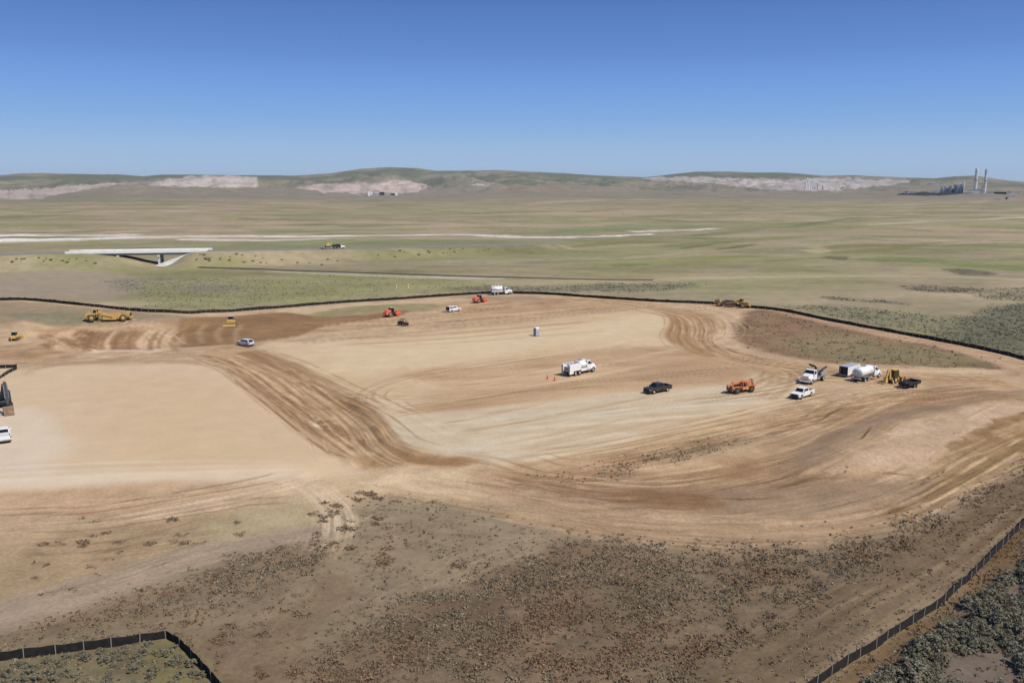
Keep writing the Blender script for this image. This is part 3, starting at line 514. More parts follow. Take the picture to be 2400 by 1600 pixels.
# soil banked up along the edges of the graded areas
for pts_ in ([(700,882),(790,918),(850,962),(885,1010),(950,1042)], [(480,816),(560,872),(650,945),(735,1008),(810,1068)], [(1200,1118),(1500,1180),(1800,1196),(2050,1140)], [(1690,790),(1850,822),(2050,842),(2250,848)], [(100,762),(180,800),(330,812)]):
    Q_ = smooth([hit(x, y, True) for x, y in pts_], False, 6); r_ = fdist(Q_, 2.5, False); dz[r_[0]] += .45*sst(1.6, 0, np.abs(r_[3]))*(.3+fbm(r_[2]/5, r_[2]*0, 5, 3))
# stronger tone differences between fresh, damp soil and dry compacted soil
near_ = (GR < 420) & (wild < .3); mean_ = C(193,166,134)
col[near_] = mean_*(np.maximum(col[near_], 1e-3)/mean_)**1.2*np.array([1, .985, .94])
rough_ = (1-soft)[:, None]; col[:] = np.where(near_[:, None], col*(1+(fbm(GX/1.5, GY/1.5, 81, 3)-.5)[:, None]*.22*rough_+(fbm(GX/14, GY/9, 83, 4)-.5)[:, None]*.22*rough_), col)
# dark gradient overlay of the foreground painted into the soil colour, in two zones
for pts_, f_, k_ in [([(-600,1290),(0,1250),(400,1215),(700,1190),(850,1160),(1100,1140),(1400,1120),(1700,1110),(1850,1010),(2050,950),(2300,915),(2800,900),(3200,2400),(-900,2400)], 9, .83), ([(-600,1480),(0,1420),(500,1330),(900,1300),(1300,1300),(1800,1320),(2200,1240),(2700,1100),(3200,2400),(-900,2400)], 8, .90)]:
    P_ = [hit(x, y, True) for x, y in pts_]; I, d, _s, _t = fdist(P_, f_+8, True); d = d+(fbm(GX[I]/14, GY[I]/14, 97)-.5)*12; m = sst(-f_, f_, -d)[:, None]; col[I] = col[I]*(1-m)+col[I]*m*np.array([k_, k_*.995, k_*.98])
gl_ = (GR < 160) & (soft < .3); gn_ = (fbm(GX/.7, GY/.7, 91, 3)-.5)*.30+(fbm(GX/2.6, GY/1.8, 93, 3)-.5)*.26
col[gl_] *= (1+gn_[gl_]*(.35+.65*np.clip(wild[gl_]*2, 0, 1)))[:, None]
flow([(-300,1520),(0,1412),(150,1372),(300,1325),(430,1285),(560,1250),(700,1225),(790,1205)], [8,7,7,6.5,6,5,4,3], C(168,147,124), C(158,138,116), .75, 1.5, .8, 25, seed=935, warp=1)
for o_ in (-26, -18, 0, 8, 30, 40):
    flowW(smooth([hit((x+o_)*K, y*K) for x, y in [(640,1098),(700,1118),(742,1145),(768,1180),(772,1215),(764,1250)]], False, 8), .45, C(208,184,156), .65, .2, 5)
for pts_ in [[(230,1196),(400,1165),(560,1135),(720,1098)], [(240,1206),(400,1176),(560,1146),(740,1104)], [(300,1200),(480,1172),(600,1150)]]:
    flowW(smooth([hit(x*K, y*K) for x, y in pts_], False, 8), .7, C(206,180,150), .7, .25, 7)
def pT(pts, *a, **k): poly([(x/K, y/K) for x, y in pts], *a, **k)
pT([(1875,1052),(1945,1015),(2018,982),(2090,961),(2210,944),(2282,937),(2234,961),(2114,990),(2042,1021),(1990,1055),(1947,1085),(1875,1092)], C(150,124,98), 1.2, .75, 1.5, 5, c2=C(162,136,108))
pT([(2078,1016),(2110,1000),(2150,983),(2165,990),(2186,992),(2282,951),(2400,948),(2500,950),(2377,973),(2296,1004),(2186,1080),(2018,1100),(1947,1104),(1995,1071),(2062,1040)], C(196,168,138), .6, .85, 1.6, 2.5, c2=C(186,158,128))
pT([(1700,1142),(1875,1140),(1978,1131),(2090,1128),(2186,1133),(2138,1172),(2018,1196),(1875,1206),(1700,1200)], C(146,122,98), 1.2, .75, 2.2, 5, c2=C(160,134,108))
pT([(2157,1170),(2234,1121),(2305,1080),(2400,1028),(2600,930),(2600,960),(2400,1055),(2305,1107),(2234,1150),(2174,1178)], C(128,102,70), .5, .9, .6, 4, c2=C(140,114,80))
pT([(2296,1011),(2329,985),(2400,966),(2600,930),(2600,950),(2400,990),(2329,1016),(2305,1021),(2246,1049),(2230,1046)], C(126,99,66), .6, .85, 1.6, 3, c2=C(146,118,84))
pT([(2225,1075),(2300,1035),(2400,1000),(2400,1008),(2300,1050),(2230,1085)], C(132,106,76), .5, .7, 1.4, 3, mott=.5)
for pts_, w_, c_ in [([(2234,1120),(2310,1076),(2400,1025)], .5, C(196,166,128)), ([(2150,1196),(2234,1152),(2310,1109),(2400,1056)], .5, C(198,168,130)), ([(2110,1180),(2170,1150),(2234,1112)], .4, C(120,96,70)), ([(1913,988),(1935,977),(1951,966),(1983,956)], .35, C(98,74,50)), ([(2004,1037),(2018,1028),(2028,1016),(2045,998)], .4, C(96,72,50)), ([(2030,1112),(2060,1108),(2110,1112),(2170,1118)], .5, C(120,94,70)), ([(1640,1165),(1740,1170),(1840,1166)], .5, C(112,88,66)), ([(1880,1120),(1950,1118),(1975,1128)], .8, C(140,112,84))]:
    flowW(smooth([hit(x, y) for x, y in pts_], False, 8), w_, c_, .9, .2, 3)
for k_ in range(34):                                   # clods and tread prints
    u_ = _q.random(); x0, y0 = (2160+57*u_, 1132-28*u_+_q.uniform(-5, 5)) if k_ < 16 else (_q.uniform(1850, 2350), _q.uniform(960, 1200)); s_ = _q.uniform(1.5, 4)
    pT([(x0-s_,y0+1),(x0,y0-s_*.5),(x0+s_,y0-1),(x0,y0+s_*.5)], C(104,80,58), .18, .85, .25, .6, seed=k_)
for k_ in range(16):                                   # grouser marks where machines turned on the mound
    x0 = 2262+k_*4.6; flowW([hit(x0, 985-k_*2.2+(k_ % 2)), hit(x0+7, 978-k_*2.2)], .3, C(150,124,96), .7, .15, k_)
# railway and highway strips
RAIL = [(455,614),(600,619),(700,623),(850,628),(1000,633),(1150,637),(1290,641),(1400,643),(1500,644)]
flow([(-200,640),(200,612),(455,615)], 4, C(150,138,112), None, .4, 2, seed=400)
flow([(600,623),(750,628),(900,634),(1050,639),(1170,641)], [6,9,9,9,5], C(188,178,156), C(170,160,136), .9, 1.6, 2, 30, seed=401, gap=.2, warp=1)
GZ += dz*0.9 + (fbm(GX/3.0, GY/3.0, 71, 3)-.5)*.16*(1-sst(250, 420, GR))*(1-soft*.85)*(GR > 20)
col = np.clip(col, 0.01, .9)

def new_mesh(name, V, F=None, loops=None):
    me = bpy.data.meshes.new(name); V = np.asarray(V, np.float32)
    me.vertices.add(len(V)); me.vertices.foreach_set('co', V.ravel())
    F = np.asarray(F, np.int32); k = F.shape[1]
    me.loops.add(F.size); me.polygons.add(len(F))
    me.loops.foreach_set('vertex_index', F.ravel())
    me.polygons.foreach_set('loop_start', np.arange(len(F), dtype=np.int32)*k)
    me.update(calc_edges=True)
    return me
ii = np.arange(na); jj = np.arange(ne-1); I_, J_ = np.meshgrid(ii, jj, indexing='ij')
I2 = (I_+1) % na
F = np.stack([I_*ne+J_, I2*ne+J_, I2*ne+J_+1, I_*ne+J_+1], -1).reshape(-1, 4)
me = new_mesh('ground', np.stack([GX, GY, GZ], 1), F)
me.polygons.foreach_set('use_smooth', np.ones(len(F), bool))
ca = me.color_attributes.new('Soil', 'FLOAT_COLOR', 'POINT'); ca.data.foreach_set('color', np.concatenate([col, brush[:, None]], 1).astype(np.float32).ravel())
wa = me.attributes.new('wild', 'FLOAT', 'POINT'); wa.data.foreach_set('value', wild.astype(np.float32))
sa = me.attributes.new('soft', 'FLOAT', 'POINT'); sa.data.foreach_set('value', soft.astype(np.float32))
ground = bpy.data.objects.new('ground', me); COL.objects.link(ground); ground['kind'] = 'structure'

# ------------------------------------------------------------------ materials
def mat(name, c, rough=.6, metal=0, noise=0.12, scale=3.0, c2=None, bump=0, spec=.4):
    m = bpy.data.materials.new(name); m.use_nodes = True; t = m.node_tree; b = t.nodes['Principled BSDF']
    b.inputs['Roughness'].default_value = rough; b.inputs['Metallic'].default_value = metal
    b.inputs['Specular IOR Level'].default_value = spec
    tc = t.nodes.new('ShaderNodeTexCoord'); nz = t.nodes.new('ShaderNodeTexNoise'); nz.inputs['Scale'].default_value = scale; nz.inputs['Detail'].default_value = 5
    rp = t.nodes.new('ShaderNodeValToRGB'); rp.color_ramp.elements[0].position = .35; rp.color_ramp.elements[1].position = .68
    c = tuple(c)[:3]; cc = tuple(c2)[:3] if c2 is not None else tuple(v*(1-noise*2) for v in c)
    rp.color_ramp.elements[0].color = (*cc, 1); rp.color_ramp.elements[1].color = (*c, 1)
    t.links.new(tc.outputs['Object'], nz.inputs['Vector']); t.links.new(nz.outputs['Fac'], rp.inputs[0]); t.links.new(rp.outputs[0], b.inputs['Base Color'])
    if bump:
        bp = t.nodes.new('ShaderNodeBump'); bp.inputs['Strength'].default_value = bump; t.links.new(nz.outputs['Fac'], bp.inputs['Height']); t.links.new(bp.outputs[0], b.inputs['Normal'])
    return m
def ground_mat():
    m = bpy.data.materials.new('soil_and_grass'); m.use_nodes = True; t = m.node_tree; L = t.links.new; b = t.nodes['Principled BSDF']
    b.inputs['Roughness'].default_value = .95; b.inputs['Specular IOR Level'].default_value = .1
    def nd(k, **kw):
        n = t.nodes.new(k)
        for a, v in kw.items(): setattr(n, a, v)
        return n
    at = nd('ShaderNodeAttribute', attribute_name='Soil'); aw = nd('ShaderNodeAttribute', attribute_name='wild'); sf = nd('ShaderNodeAttribute', attribute_name='soft')
    tc = nd('ShaderNodeTexCoord')
    def noise(sc, det=6, st=(1, 1, 1), rough=.55):
        mp = nd('ShaderNodeMapping'); mp.inputs['Scale'].default_value = st; L(tc.outputs['Object'], mp.inputs[0])
        n = nd('ShaderNodeTexNoise'); n.inputs['Scale'].default_value = sc; n.inputs['Detail'].default_value = det; n.inputs['Roughness'].default_value = rough; L(mp.outputs[0], n.inputs['Vector']); return n.outputs['Fac']
    def mr(v, a, b_, c, d):
        n = nd('ShaderNodeMapRange'); n.clamp = True
        for i, q in zip((1, 2, 3, 4), (a, b_, c, d)): n.inputs[i].default_value = q
        L(v, n.inputs[0]); return n.outputs[0]
    def ma(op, x, y):
        n = nd('ShaderNodeMath', operation=op)
        for i, q in enumerate((x, y)):
            if isinstance(q, (int, float)): n.inputs[i].default_value = q
            else: L(q, n.inputs[i])
        return n.outputs[0]
    def mixf(f, x, y):
        n = nd('ShaderNodeMix', data_type='FLOAT')
        for i, q in zip((0, 2, 3), (f, x, y)):
            if isinstance(q, (int, float)): n.inputs[i].default_value = q
            else: L(q, n.inputs[i])
        return n.outputs[0]
    fine = noise(2.2, 6); mid = noise(.22, 6); big = noise(.035, 6, (1, 1.6, 1)); huge = noise(.006, 7, (1, 2.2, 1), .62)
    dirt = ma('MULTIPLY', mixf(sf.outputs['Fac'], mr(fine, .3, .7, .82, 1.15), mr(fine, .3, .7, .96, 1.04)), mixf(sf.outputs['Fac'], mr(mid, .3, .7, .87, 1.12), mr(mid, .3, .7, .955, 1.045)))
    wl = ma('MULTIPLY', mr(big, .3, .7, .88, 1.12), mr(huge, .3, .7, .88, 1.12)); wl = ma('MULTIPLY', wl, mr(mid, .3, .7, .88, 1.12))
    f = mixf(aw.outputs['Fac'], dirt, wl)
    mx = nd('ShaderNodeVectorMath', operation='SCALE'); L(at.outputs['Color'], mx.inputs[0]); L(f, mx.inputs['Scale'])
    # low scrub: dark clumps where the brush density is high
    vo = nd('ShaderNodeTexVoronoi'); vo.inputs['Scale'].default_value = .9; vo.inputs['Randomness'].default_value = 1
    L(tc.outputs['Object'], vo.inputs['Vector'])
    cl = ma('MULTIPLY', mr(vo.outputs['Distance'], .55, .2, 0, 1), mr(noise(.5, 4), .4, .58, 0, 1)); cl = ma('MULTIPLY', cl, mr(at.outputs['Alpha'], 0, .9, 0, .75))
    mc = nd('ShaderNodeMix', data_type='RGBA'); L(cl, mc.inputs[0]); L(mx.outputs[0], mc.inputs[6]); mc.inputs[7].default_value = (.07, .068, .045, 1)
    L(mc.outputs[2], b.inputs['Base Color'])
    bp = nd('ShaderNodeBump'); bp.inputs['Strength'].default_value = .35; bp.inputs['Distance'].default_value = .12
    L(mixf(sf.outputs['Fac'], fine, .5), bp.inputs['Height']); L(bp.outputs[0], b.inputs['Normal'])
    return m
me.materials.append(ground_mat())
# ------------------------------------------------------------------ helpers for things and parts
class MB:
    def __init__(s): s.v = []; s.f = []; s.sm = []
    def add(s, vs, fs, smooth=False, M=None):
        o = len(s.v); s.v += [tuple(M @ Vector(v)) if M else tuple(v) for v in vs]
        s.f += [[i+o for i in f] for f in fs]; s.sm += [smooth]*len(fs); return s
    def hexa(s, b, t, M=None):                         # 4 bottom + 4 top points
        return s.add(list(b)+list(t), [(3,2,1,0),(4,5,6,7),(0,1,5,4),(1,2,6,5),(2,3,7,6),(3,0,4,7)], False, M)
    def box(s, x0, x1, y0, y1, z0, z1, c=0.0, M=None):
        if c <= 0:
            return s.hexa([(x0,y0,z0),(x1,y0,z0),(x1,y1,z0),(x0,y1,z0)], [(x0,y0,z1),(x1,y0,z1),(x1,y1,z1),(x0,y1,z1)], M)
        def ring(i, z): return [(x0+i+c,y0+i,z),(x1-i-c,y0+i,z),(x1-i,y0+i+c,z),(x1-i,y1-i-c,z),(x1-i-c,y1-i,z),(x0+i+c,y1-i,z),(x0+i,y1-i-c,z),(x0+i,y0+i+c,z)]
        vs = ring(c, z0)+ring(0, z0+c)+ring(0, z1-c)+ring(c, z1)
        fs = [tuple(range(7,-1,-1)), tuple(range(24,32))]
        for k in range(3):
            for i in range(8): fs.append((k*8+i, k*8+(i+1) % 8, k*8+8+(i+1) % 8, k*8+8+i))
        return s.add(vs, fs, False, M)
    def taper(s, x0, x1, y, z0, X0, X1, Y, z1):
        return s.hexa([(x0,-y,z0),(x1,-y,z0),(x1,y,z0),(x0,y,z0)], [(X0,-Y,z1),(X1,-Y,z1),(X1,Y,z1),(X0,Y,z1)])
    def prism(s, pts, y0, y1, M=None):                 # side outline (x,z) pushed across y
        n = len(pts); vs = [(x,y0,z) for x, z in pts]+[(x,y1,z) for x, z in pts]
        a = sum(pts[i][0]*pts[(i+1) % n][1]-pts[(i+1) % n][0]*pts[i][1] for i in range(n))
        f0 = tuple(range(n)); f1 = tuple(range(2*n-1, n-1, -1)); sd_ = [(i, i+n, (i+1) % n+n, (i+1) % n) for i in range(n)]
        fs = [f0, f1]+sd_
        if a < 0: fs = [tuple(reversed(f)) for f in fs]
        return s.add(vs, fs, False, M)
    def cyl(s, p0, p1, r0, n=14, r1=None, cap=True):
        r1 = r0 if r1 is None else r1; p0 = Vector(p0); p1 = Vector(p1); q = (p1-p0).to_track_quat('Z', 'Y')
        vs = []
        for p, r in ((p0, r0), (p1, r1)):
            for i in range(n):
                a = 2*math.pi*i/n; vs.append(p+q @ Vector((r*math.cos(a), r*math.sin(a), 0)))
        s.add(vs, [(i, (i+1) % n, n+(i+1) % n, n+i) for i in range(n)], True)
        if cap: s.add(vs, [tuple(range(n-1,-1,-1)), tuple(range(n, 2*n))], False)
        return s
    def bar(s, p0, p1, w, h=None):
        h = h or w; p0 = Vector(p0); p1 = Vector(p1); d = (p1-p0); L = d.length; q = d.to_track_quat('X', 'Z')
        M = Matrix.Translation(p0) @ q.to_matrix().to_4x4(); return s.box(0, L, -w/2, w/2, -h/2, h/2, M=M)
    def lathe(s, prof_, p0, ax, n=20, sy=1.0):          # (along, radius) pairs around an axis; sy squashes height
        q = Vector(ax).to_track_quat('Z', 'Y'); p0 = Vector(p0); vs = []
        for h_, r in prof_:
            for i in range(n):
                a = 2*math.pi*i/n; v = q @ Vector((r*math.cos(a), r*math.sin(a), h_)); v.z *= sy; vs.append(p0+v)
        fs = []
        for k in range(len(prof_)-1):
            for i in range(n): fs.append((k*n+i, k*n+(i+1) % n, (k+1)*n+(i+1) % n, (k+1)*n+i))
        s.add(vs, fs, True); s.add(vs, [tuple(range(n-1,-1,-1)), tuple(range((len(prof_)-1)*n, len(prof_)*n))]); return s
    def quad(s, a, b, c, d, th=0.012):                 # thin pane with thickness, outward = normal of a,b,c,d
        a, b, c, d = map(Vector, (a, b, c, d)); n = (b-a).cross(d-a).normalized()*th
        return s.hexa([a-n*.5, b-n*.5, c-n*.5, d-n*.5], [a+n, b+n, c+n, d+n])
    def obj(s, name, m, parent=None, loc=None):
        me_ = bpy.data.meshes.new(name); me_.from_pydata(s.v, [], s.f); me_.update()
        me_.polygons.foreach_set('use_smooth', s.sm)
        bm = bmesh.new(); bm.from_mesh(me_); bmesh.ops.recalc_face_normals(bm, faces=bm.faces); bm.to_mesh(me_); bm.free()
        if m: me_.materials.append(m)
        o = bpy.data.objects.new(name, me_); COL.objects.link(o)
        if parent is not None: o.parent = parent
        if loc: o.location = loc
        return o
def tag(o, label, cat, group=None):
    o['label'] = label; o['category'] = cat
    if group: o['group'] = group
    return o
def thing(name, label, cat, loc=(0, 0, 0), rz=0, group=None):
    o = bpy.data.objects.new(name, None); COL.objects.link(o); o.location = loc; o.rotation_euler = (0, 0, rz); o.empty_display_size = .3
    return tag(o, label, cat, group)
def kids(o): return [c for c in bpy.data.objects if c.parent == o]
def tree_copy(o, parent=None, _m=None):
    if _m is None:
        _m = {}
        for c in bpy.data.objects:
            if c.parent: _m.setdefault(c.parent.name, []).append(c)
    c = o.copy(); COL.objects.link(c); c.parent = parent
    for ch in _m.get(o.name, []): tree_copy(ch, c, _m)
    return c
def side_quad(x0, x1, y, z0, X0, X1, Y, z1, side, u0, u1, v0, v1):   # a window patch on a tapered cab
    def P(u, v):
        if side in 'LR':
            sg = 1 if side == 'L' else -1
            a = Vector((x0+(x1-x0)*u, sg*y, z0)); b = Vector((X0+(X1-X0)*u, sg*Y, z1))
        else:
            xx, XX = (x1, X1) if side == 'F' else (x0, X0)
            a = Vector((xx, y-2*y*u, z0)); b = Vector((XX, Y-2*Y*u, z1))
        return a+(b-a)*v
    q = [P(u0, v0), P(u1, v0), P(u1, v1), P(u0, v1)]
    if side in 'LF': q = q[::-1] if side == 'L' else [q[1], q[0], q[3], q[2]]
    return q
def pane(cab, side, u0, u1, v0, v1, m, par, name='window'):
    q = [Vector(p) for p in side_quad(*cab, side, u0, u1, v0, v1)]
    n = (q[1]-q[0]).cross(q[3]-q[0]).normalized(); out = {'L': Vector((0, 1, 0)), 'R': Vector((0, -1, 0)), 'F': Vector((1, 0, 0)), 'B': Vector((-1, 0, 0))}[side]
    if n.dot(out) < 0: n = -n
    b = MB(); b.hexa([p-n*.02 for p in q], [p+n*.012 for p in q]); return b.obj(name, m, par)

M_ = {}
def paint(n, c, r=.35):                                # paint with a film of tan dust in patches
    d_ = (.42, .33, .23); k = .10 if 'white' in n or 'black' in n or 'silver' in n else .38
    M_[n] = mat(n, c, r+.1, 0, .07, 1.6, c2=tuple(a*(1-k)+b*k for a, b in zip(c, d_)), spec=.5)
paint('white_paint', (.80, .80, .80)); paint('silver_paint', (.56, .58, .62)); paint('black_paint', (.018, .018, .022), .22)
paint('yellow_paint', (.66, .42, .10), .5); paint('orange_paint', (.66, .22, .07), .5); paint('red_orange_paint', (.78, .10, .035), .4); paint('dull_yellow_paint', (.50, .30, .09), .6)
paint('brown_steel', (.16, .09, .055), .75)
M_['tyre'] = mat('tyre_rubber', (.035, .032, .03), .85, 0, .2, 6); M_['dusty'] = mat('dusty_tyre', (.14, .11, .08), .95, 0, .25, 5)
M_['rim'] = mat('rim_metal', (.55, .55, .55), .35, .5); M_['glass'] = mat('dark_glass', (.012, .014, .018), .22, 0, .1, 1, spec=.35)
M_['dark'] = mat('dark_plastic', (.03, .03, .032), .6); M_['steel'] = mat('grey_steel', (.30, .30, .31), .5, .3); M_['chrome'] = mat('chrome', (.6, .6, .62), .2, .9)
M_['lamp'] = mat('lamp_lens', (.7, .7, .68), .15); M_['tail'] = mat('tail_lens', (.35, .02, .015), .3)
M_['concrete'] = mat('concrete', (.66, .65, .61), .9, 0, .1, .4); M_['white_rail'] = mat('pale_barrier', (.84, .84, .82), .8, 0, .06, .3)
M_['pale_steel'] = mat('pale_cladding', (.78, .78, .78), .7, 0, .1, .05); M_['blue_grey'] = mat('blue_grey_cladding', (.50, .51, .55), .7, 0, .2, .05)
M_['coal'] = mat('coal', (.035, .033, .035), .9, 0, .3, .05, bump=.4); M_['roof'] = mat('trailer_roof', (.42, .44, .48), .5)
M_['grey_plastic'] = mat('grey_plastic', (.42, .45, .50), .5); M_['fabric'] = mat('black_fence_fabric', (.022, .019, .018), .9, 0, .35, 2.0, c2=(.010, .009, .009))
M_['stake'] = mat('weathered_stake', (.42, .36, .29), .9, 0, .2, 8); M_['asphalt'] = mat('worn_asphalt', (.24, .225, .205), .9, 0, .08, .2)
M_['cone'] = mat('cone_orange', (.85, .08, .03), .5); M_['ballast'] = mat('railway_ballast', (.27, .235, .20), .95, 0, .25, .6); M_['rail_steel'] = mat('rail_steel', (.20, .15, .12), .5, .4)
M_['load'] = mat('dark_load', (.05, .045, .04), .9, 0, .3, 3)

def wheels(root, xs, y, r, w, rim=None, tm=None, z=None, name='wheel', dual=False):
    for x in xs:
        for sg in (1, -1):
            zc = r if z is None else z
            b = MB(); yo = sg*y; yi = sg*(y-w)
            b.lathe([(0, r*.86), (w*.12, r), (w*.88, r), (w, r*.86)], (x, yi, zc), (0, sg, 0), 18)
            o = b.obj(name, tm or M_['tyre'], root)
            c = MB(); c.lathe([(-.02, r*.56), (.012, r*.56), (.02, r*.40), (.05, r*.18)], (x, yo, zc), (0, sg, 0), 12); c.obj('rim', rim or M_['rim'], o)
def mirror_pair(root, x, y, z, m=None):
    for sg in (1, -1): MB().box(x-.06, x+.06, *(sorted((sg*y, sg*(y+.22)))), z-.12, z+.12, .02).obj('mirror', m or M_['dark'], root)
def lamps(root, x, y, z, n='headlight', m=None, s=(.05, .34, .16)):
    for sg in (1, -1): MB().box(x-s[0], x+s[0]*.5, *(sorted((sg*y-s[1]/2, sg*y+s[1]/2))), z-s[2]/2, z+s[2]/2, .015).obj(n, m or M_['lamp'], root)
def arch(cx, r, z0, n=7): return [(cx+r*math.cos(a), z0+r*math.sin(a)) for a in np.linspace(math.pi, 0, n)]

def place(root, F, Rr, side, half, length=None, T=True):
    # F, Rr: photo points on the ground below the front and rear corner of the side the camera sees
    a = Vector((*hit(*F), 0)); b = Vector((*hit(*Rr), 0)); d = (a-b).normalized(); nrm = Vector((-d.y, d.x, 0))
    c = (a+b)/2 + (nrm*half if side == 'R' else -nrm*half)   # camera sees right side -> centre is to the left of it
    root.location = (c.x, c.y, H1(c.x, c.y)); root.rotation_euler = (0, 0, math.atan2(d.y, d.x))
    print('PLACE', root.name, 'len', round((a-b).length, 2), 'at', [round(v, 1) for v in root.location]); return root

def pickup(name, label, m, kind='pickup', cover=None, shell=False, group=None, cat='pickup truck'):
    t = thing(name, label, cat, group=group)
    L = 2.95; zb = .48
    fr, rr = 1.85, -1.75
    side = [(-L, zb+.02)]+arch(rr, .50, zb)+arch(fr, .50, zb)+[(L-.08, zb), (L, .62), (L, .98), (L-.12, 1.13), (1.35, 1.22), (-.95, 1.22)]
    side_front = [(-.92, zb)]+arch(fr, .50, zb)+[(L-.08, zb), (L, .62), (L, .98), (L-.12, 1.13), (1.35, 1.22), (-.92, 1.22)]
    b = MB(); b.prism(side_front, -.98, .98)
    sb = [(-L, zb+.06)]+arch(rr, .50, zb)+[(-.92, zb), (-.92, 1.25), (-L, 1.25)]
    b.prism(sb, -.98, -.86); b.prism(sb, .86, .98)
    body = b.obj('body', m, t)
    MB().box(-L+.1, -.95, -.86, .86, .72, .80).box(-L+.3, -.95, -.6, .6, .4, .72).obj('bed_floor', M_['dark'], t)
    MB().box(-L, -L+.07, -.86, .86, .62, 1.25, .015).obj('tailgate', m, t)
    MB().box(-L-.14, -L+.05, -.92, .92, .45, .62, .03).obj('rear_bumper', M_['chrome'] if m is not M_['black_paint'] else M_['dark'], t)
    MB().box(L-.06, L+.1, -.96, .96, .42, .64, .03).obj('front_bumper', M_['dark'], t)
    MB().box(L-.02, L+.03, -.68, .68, .64, 1.06, .01).obj('grille', M_['dark'], t)
    lamps(t, L-.01, .80, .93); lamps(t, -L, .90, 1.02, 'tail_light', M_['tail'], (.03, .14, .34))
    cab = (-.92, 1.42, .94, 1.20, -.72, .72, .76, 1.88)
    MB().taper(*cab).obj('cab', m, t)
    pane(cab, 'F', .06, .94, .10, .92, M_['glass'], t, 'windshield'); pane(cab, 'B', .1, .9, .15, .85, M_['glass'], t, 'rear_window')
    for sd_ in 'LR':
        pane(cab, sd_, .10, .50, .18, .88, M_['glass'], t, 'side_window'); pane(cab, sd_, .53, .90, .18, .88, M_['glass'], t, 'side_window')
    mirror_pair(t, 1.15, .95, 1.32, m)
    wheels(t, (fr, rr), .98, .42, .28)
    return t

def suv(name, label, m, open_gate=False, cat='suv', shell=False):
    t = thing(name, label, cat); L = 2.55; zb = .42; fr, rr = 1.55, -1.55
    side = [(-L, zb)]+arch(rr, .45, zb)+arch(fr, .45, zb)+[(L-.05, zb), (L, .6), (L-.03, .92), (L-.3, 1.06), (1.25, 1.14), (-L+.02, 1.14)]
    MB().prism(side, -.95, .95).obj('body', m, t)
    x0 = -L+.05 if shell else -L+.25
    cab = (x0, 1.35, .92, 1.13, x0+(.1 if shell else .45), .62, .74, 1.78)
    MB().taper(*cab).obj('cab', m, t)
    pane(cab, 'F', .06, .94, .08, .94, M_['glass'], t, 'windshield'); pane(cab, 'B', .1, .9, .1, .9, M_['glass'], t, 'rear_window')
    for sd_ in 'LR':
        for a, b in ((.05, .34), (.37, .62), (.65, .88)): pane(cab, sd_, a, b, .18, .86, M_['glass'], t, 'side_window')
    MB().box(L-.02, L+.03, -.5, .5, .62, .86, .01).obj('grille', M_['dark'], t)
    MB().box(-L-.1, -L+.05, -.9, .9, .40, .62, .03).obj('rear_bumper', M_['dark'] if not open_gate else m, t); MB().box(L-.1, L+.07, -.9, .9, .36, .56, .03).obj('front_bumper', M_['dark'], t)
    lamps(t, L-.06, .74, .84); lamps(t, -L-.01, .84, .98, 'tail_light', M_['tail'], (.03, .14, .26)); mirror_pair(t, 1.0, .93, 1.24, m)
    wheels(t, (fr, rr), .95, .36, .25)
    if open_gate:
        b = MB(); b.bar((-L+.15, 0, 1.80), (-L-.75, 0, 1.95), 1.5, .06); b.obj('open_tailgate', M_['dark'], t)
        MB().box(-L-.02, -L+.3, -.78, .78, .7, 1.72).obj('load_opening', M_['dark'], t)
    return t

